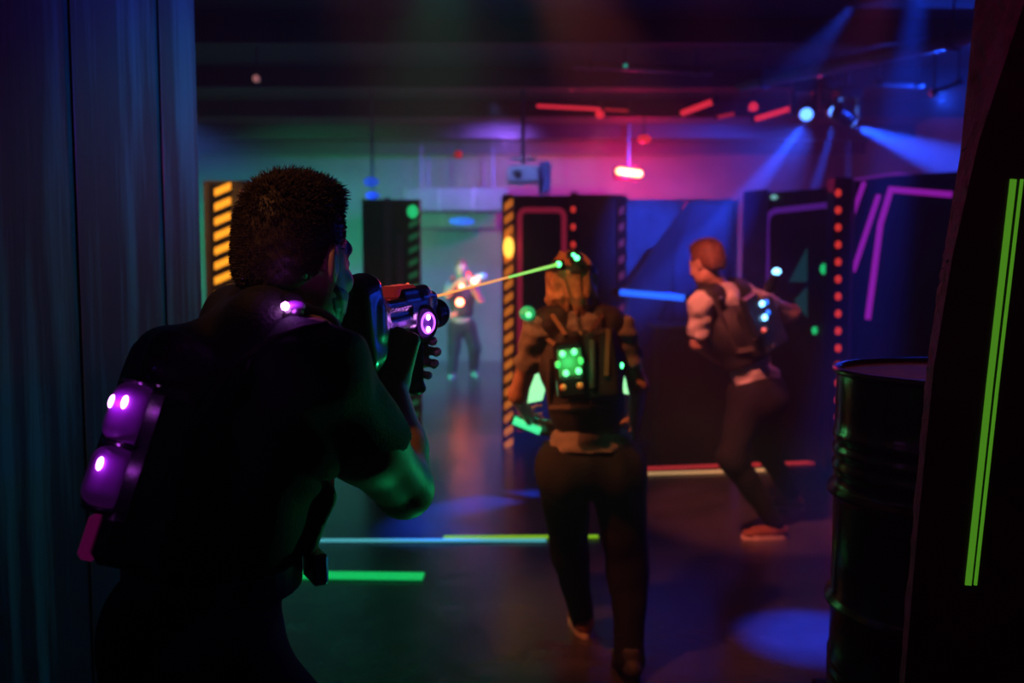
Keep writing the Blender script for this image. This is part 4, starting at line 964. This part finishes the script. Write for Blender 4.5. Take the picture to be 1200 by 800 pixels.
# hair: parted, falling in locks to the shoulders
F = Field(HC-.22, HC+.22, .006); P = lambda x, y, z: HC+Rh@(V(x, y, z)*HS)
F.ell(P(0, -.014, .044), V(.083, .104, .092)*HS, Rh, 0); F.ell(P(0, .08, -.02), V(.06, .06, .08)*HS, Rh, .02, 'sub')
rl_ = random.Random(5)
for i in range(26):
    t = -2.5+i*(5.0-0)/25*1.0; sx, sy = math.sin(t), -math.cos(t)
    top = P(.03*sx, .02+.03*sy, .125); mid1 = P(.088*sx, -.012+.100*sy, .04); mid2 = P(.086*sx+rl_.uniform(-.01, .01), -.012+.100*sy, -.055); end = P(.062*sx+rl_.uniform(-.018, .018), -.01+.085*sy, -.105-rl_.uniform(0, .03))
    for a, b, r1, r2 in ((top, mid1, .010, .014), (mid1, mid2, .014, .015), (mid2, end, .015, .008)): F.cap(a, b, r1, r2, .006)
F.fold(.003, [((1, .2, .35), 150), ((.4, 1, .3), 120)], 8)
F.build('hair', M['hair_fair'], woman)
# headband with sensors
b_ = MB(); ring = [P(.094*math.cos(t), -.014+.114*math.sin(t), .062+.012*math.sin(t)) for t in np.linspace(0, 2*math.pi, 41)]
for i in range(40): b_.prism([ring[i]-Rh[:, 2]*.014, ring[i+1]-Rh[:, 2]*.014, ring[i+1]+Rh[:, 2]*.014, ring[i]+Rh[:, 2]*.014], (ring[i]-HC)*.04)
hb = b_.build('headband', M['vest'], woman)
WLED = at(654.5, 309.5, Yw-.085)
for px, y, rr_ in ((654.5, 309.5, .0105), (676, 302, .010), (672, 298.5, .007)):
    q = at(px, y, Yw-.085); MB().ball(q, rr_, 12).build('led', M['led_green'], hb, True)
    MB().rbox(q+V(0, .028, 0), (.02, .02, .014), Rh, .005).build('sensor_pod', M['gunblk'], hb)
# the weapon she carries low
wg = thing('laser_tag_gun', 'laser tag gun with a green glowing tube carried low by the woman', 'toy gun', at(640, 505, Yw+.42))
Rw = frame(unit(V(-.9, .42, .12))); G0 = at(640, 500, Yw+.44); GPw = lambda x, y, z: G0+Rw@V(x, y, z)
F = Field(G0-.3, G0+.3, .007); F.rbox(G0, (.03, .13, .035), Rw, .015); F.rbox(GPw(0, -.12, -.01), (.025, .05, .05), Rw, .015, .02); F.build('body', M['gunblk'], wg)
MB().tube(GPw(0, -.01, -.06), GPw(0, -.05, -.15), .02, .018).build('pistol_grip', M['case'], wg, True)
MB().tube(at(633, 505, Yw+.4), at(602, 492.5, Yw+.4), .0165, n=14).build('glow_tube', glow('green_tube', (.06, .9, .35), 1.0), wg, True)
MB().lathe([(.025, 0), (.028, .01), (.024, .04)], GPw(0, .12, 0), Rw[:, 1], 16).build('muzzle', M['gunblk'], wg, True)

# ---- the running man on the right
Ym = 5.35
f = unit(V(-.62, .78, 0)); r = rightof(f)
H = at(888, 452, Ym+.02); C = at(864, 388, Ym); N = at(846, 340, Ym-.0)
SL = N+unit(V(-r[0], -r[1], 0))*.175-UP*.075; SR = N+r*.18-UP*.03
EL, WLm = at(818, 402, Ym-.05), at(840, 420, Ym+.2)
ERm, WRm = at(929, 366, Ym+.25), at(880, 392, Ym+.42)
HC = at(829, 310, Ym-.03); fh = unit(V(-.55, .75, -.28)); Rh = frame(fh); HS = 1.02
runner = thing('person', 'man in pale tee and blue-lit vest stepping away in a crouch, right', 'person', (H[0], H[1], 0))
lo, hi = V(H[0]-.62, Ym-.5, 0), V(H[0]+.5, Ym+.95, 1.82)
F = Field(lo+V(0, 0, .8), hi, .0085)
torso(F, H, C, N, SL, SR, r, 0, .95); F.cap(N-UP*.03, HC-UP*.05-fh*.01, .06, .057, .025); head(F, HC, Rh, HS)
limb(F, [SL, EL, WLm], [.053, .043, .03]); limb(F, [SR, ERm, WRm], [.053, .043, .03])
hand(F, WLm, WLm-EL, r, UP, (.8, .9, .6)); hand(F, WRm, WRm-ERm, -r, UP, (.8, .9, .6))
F.build('body', M['skin'], runner); eyes(HC, Rh, HS, runner)
short_hair(HC, Rh, HS, .007, runner, M['hair_brown'], 2500, -.002)
F = Field(lo+V(0, 0, .75), hi, .009)
torso(F, H, C, N, SL, SR, r, .016, .95); F.cut(N+UP*.025, UP*.9+f*.3)
F.cap(SL, EL, .068, .066, .03, cut=(SL+(EL-SL)*.8, EL-SL)); F.cap(SR, ERm, .066, .064, .03, cut=(SR+(ERm-SR)*.6, ERm-SR))
sp = unit(N-H); F.cut(H-sp*.035, -sp); F.fold(.0035, [((.25, .1, 1), 60), ((-.5, .3, .8), 80)], 4)
F.build('shirt', M['cloth_white'], runner)
hl, hr = H-r*.085-UP*.05, H+r*.085-UP*.05
kl, al = at(858, 536, Ym-.1), at(907, 611, Ym-.02)
kr, ar = at(892, 520, Ym+.45), at(928, 577, Ym+.62)
F = Field(lo, hi-V(0, 0, .75), .01)
F.ell(H-UP*.04, (.18, .14, .14), np.stack([r, f, UP], 1), .04); F.ell(H-UP*.09-f*.06, (.16, .11, .11), np.stack([r, f, UP], 1), .04)
limb(F, [hl, kl, al], [.108, .076, .05], .004, .04); limb(F, [hr, kr, ar], [.105, .072, .05], .004, .04)
F.cut(H+sp*.07, sp); F.fold(.0016, [((.6, .3, .5), 33), ((-.6, .2, .6), 50)], 6)
F.build('trousers', M['cloth_black'], runner)
shoe(runner, V(al[0], al[1], .1), (-.95, -.1), M['shoe'], M['sole']); shoe(runner, V(ar[0], ar[1], .1), (-.9, .3), M['shoe'], M['sole'])
vs_, Rv = vest_of(lo+V(0, 0, .8), hi, .009, H, C, N, SL, SR, r, .04, .95, (EL, ERm), .06, runner, drop=.16)
rv, fv, up = Rv[:, 0], Rv[:, 1], Rv[:, 2]
mc = hit([vs_], 884, 370); nv = -fv
MB().rbox(mc, (.07, .025, .12), Rv, .015).build('light_module', M['gunblk'], vs_)
for px, py, big in ((879, 358, 1), (888, 357, 1), (881, 375, 1), (891, 373, 1), (893, 355, 0), (895, 367, 0), (882, 388, 0)):
    q = hit([vs_], px, py)-fv*.03
    MB().ball(q, (.021, .01, .017) if big else (.016, .008, .014), 12, Rv).build('led', M['led_bluehot'] if big else glow('soft_blue_led', (.02, .2, 1), 1.5), vs_, True)
for px, py in ((874, 366), (890, 388)): MB().ball(hit([vs_], px, py)-fv*.03, .016, 12).build('reflector', mat('orange_reflector', (.9, .3, .12)), vs_, True)
MB().ball(hit([vs_], 844, 350)-fv*.004, .014, 10).build('stud', M['chrome'], vs_, True)
q = at(910, 318, Ym-.0); MB().ball(q, (.026, .022, .02), 12).build('led', M['led_bluehot'], vs_, True)
MB().tube(q+V(-.0, .01, -.005), at(900, 340, Ym+.08), .024, .03).build('lamp_stalk', M['gunblk'], vs_, True)
for a, b in (((836, 352), (862, 410)), ((852, 345), (872, 372)), ((860, 412), (905, 404))):
    pa_, pb_ = hit([vs_], *a)-fv*.006, hit([vs_], *b)-fv*.006; buckle_strap(pa_, pb_, -fv, .03, vs_)
bulb('runner_led_light', mc-fv*.13, (.05, .3, 1), .8, .02)

# ---- the far player taking aim
Yf = 13.4
f = unit(V(.05, -1, 0)); r = rightof(f)
H = at(541, 380, Yf); C = at(541, 348, Yf); N = at(541, 330, Yf-.02)
SL, SR = at(554, 335, Yf-.02), at(528, 336, Yf-.02)
ELf, WLf = at(563, 352, Yf-.15), at(553, 333, Yf-.42); ERf, WRf = at(524, 345, Yf-.2), at(536, 331, Yf-.36)
SRf = at(529, 333, Yf-.02)
HC = at(541, 315, Yf-.06); fh = unit(V(.12, -1, -.1)); Rh = frame(fh)
far = thing('person', 'distant red-lit player facing the camera and aiming a pale weapon', 'person', (H[0], H[1], 0))
lo, hi = V(H[0]-.5, Yf-.8, 0), V(H[0]+.5, Yf+.35, 1.85)
F = Field(lo+V(0, 0, .7), hi, .012)
torso(F, H, C, N, SL, SR, r); F.cap(N, HC-UP*.05, .058, .058, .02); head(F, HC, Rh, 1.02)
limb(F, [SL, ELf, WLf], [.055, .045, .035]); limb(F, [SR, ERf, WRf], [.06, .05, .035])
hand(F, WLf, V(-.6, -.6, .3), (0, 0, 1), (-1, 0, 0), (.6, .8, .6), sc=1.1); hand(F, WRf, V(.5, -.8, .1), (1, 0, 0), (0, 0, 1), (.6, .8, .6), sc=1.1)
F.build('body', M['skin'], far); short_hair(HC, Rh, 1.02, .01, far, M['hair_brown'])
F = Field(lo+V(0, 0, .7), hi, .012); torso(F, H, C, N, SL, SR, r, .018); F.cut(N+UP*.02, UP)
F.cap(SL, ELf, .068, .066, .03, cut=(SL+(ELf-SL)*.5, ELf-SL)); F.cap(SR, ERf, .07, .068, .03, cut=(SR+(ERf-SR)*.5, ERf-SR)); F.cut(H, -UP)
F.build('shirt', M['cloth_grey'], far)
hl, hr = H-r*.09-UP*.03, H+r*.09-UP*.03
al, ar = on_floor(530, 441)+V(0, 0, .1), on_floor(555, 438)+V(0, 0, .1); kl, kr = at(532, 408, Yf-.08), at(556, 408, Yf)
F = Field(V(lo[0], lo[1]-.3, 0), hi-V(0, -.3, .7), .013); F.ell(H-UP*.03, (.19, .14, .14), None, .04)
limb(F, [hr, kl, al], [.105, .08, .06], .01, .04); limb(F, [hl, kr, ar], [.105, .08, .06], .01, .04); F.cut(H+UP*.09, UP)
F.build('trousers', M['cloth_black'], far)
shoe(far, al, (.0, -1), M['shoe_dark'], M['sole'], h=.01); shoe(far, ar, (.3, -1), M['shoe_dark'], M['sole'], h=.01)
vs_, Rv = vest_of(lo+V(0, 0, .7), hi, .012, H, C, N, SL, SR, r, .035, 1., (ELf, ERf), .03, far)
for px, py, rd, mm in ((539, 354, .05, 'led_redhot'), (531, 326, .03, 'led_red')):
    q = hit([vs_], px, py); q = q if q[1] > 5 else at(px, py, Yf-.16); MB().ball(q+V(0, -.01, 0), (rd, .03, rd), 12).build('led', M[mm], vs_, True)
MB().rbox(hit([vs_], 531, 368)+V(0, -.02, 0), (.07, .03, .035), None, .01).build('pouch', mat('red_pouch', (.5, .15, .12), .6, var=.2), vs_)
fg = thing('laser_tag_gun', 'pale distant laser tag gun raised by the far player', 'toy gun', at(556, 332, Yf-.45))
G0 = at(558, 326, Yf-.5); Rw = frame(unit(V(.75, -.6, .22)))
F = Field(G0-.35, G0+.35, .012); F.rbox(G0, (.035, .17, .045), Rw, .02); F.rbox(G0-Rw[:, 1]*.14-Rw[:, 2]*.02, (.03, .06, .07), Rw, .02, .02); F.build('body', mat('pale_gun_plastic', (.5, .55, .7), .4, var=.1), fg)
MB().tube(G0-Rw[:, 1]*.04-Rw[:, 2]*.03, G0-Rw[:, 1]*.07-Rw[:, 2]*.14, .025).build('pistol_grip', M['case'], fg, True)
for px, py, rd, mm in ((556, 329.5, .042, 'led_redhot'), (541, 335.5, .032, 'led_redhot'), (549, 321, .034, 'led_red')):
    q = at(px, py, Yf-.58); MB().ball(q, (rd, .03, rd), 12).build('led', M[mm], fg, True)
    MB().tube(q+V(0, .02, 0), G0+(q-G0)*.3, .02, n=8).build('led_mount', M['case'], fg, True)
spot('far_red_light', at(546, 340, Yf-1.1), at(541, 345, Yf), (1, .12, .1), 90, 75, .8, .04)

# ---- the laser beam from the weapon to the woman's headband
B0 = GP(.0, .20, .03); B0 = at(492, 352, 1.97)
lb = thing('laser_beam', 'thin laser beam from the aiming man\'s gun to the woman\'s headband', 'laser beam', B0)
WE = WLED-unit(WLED-B0)*.014; Bm = B0+(WE-B0)*.5
MB().tube(B0, Bm, .0030, .0036, 8).build('near_beam', M['laser_orange'], lb, True)
MB().tube(Bm, WE, .0036, .0055, 8).build('far_beam', M['laser_green'], lb, True)
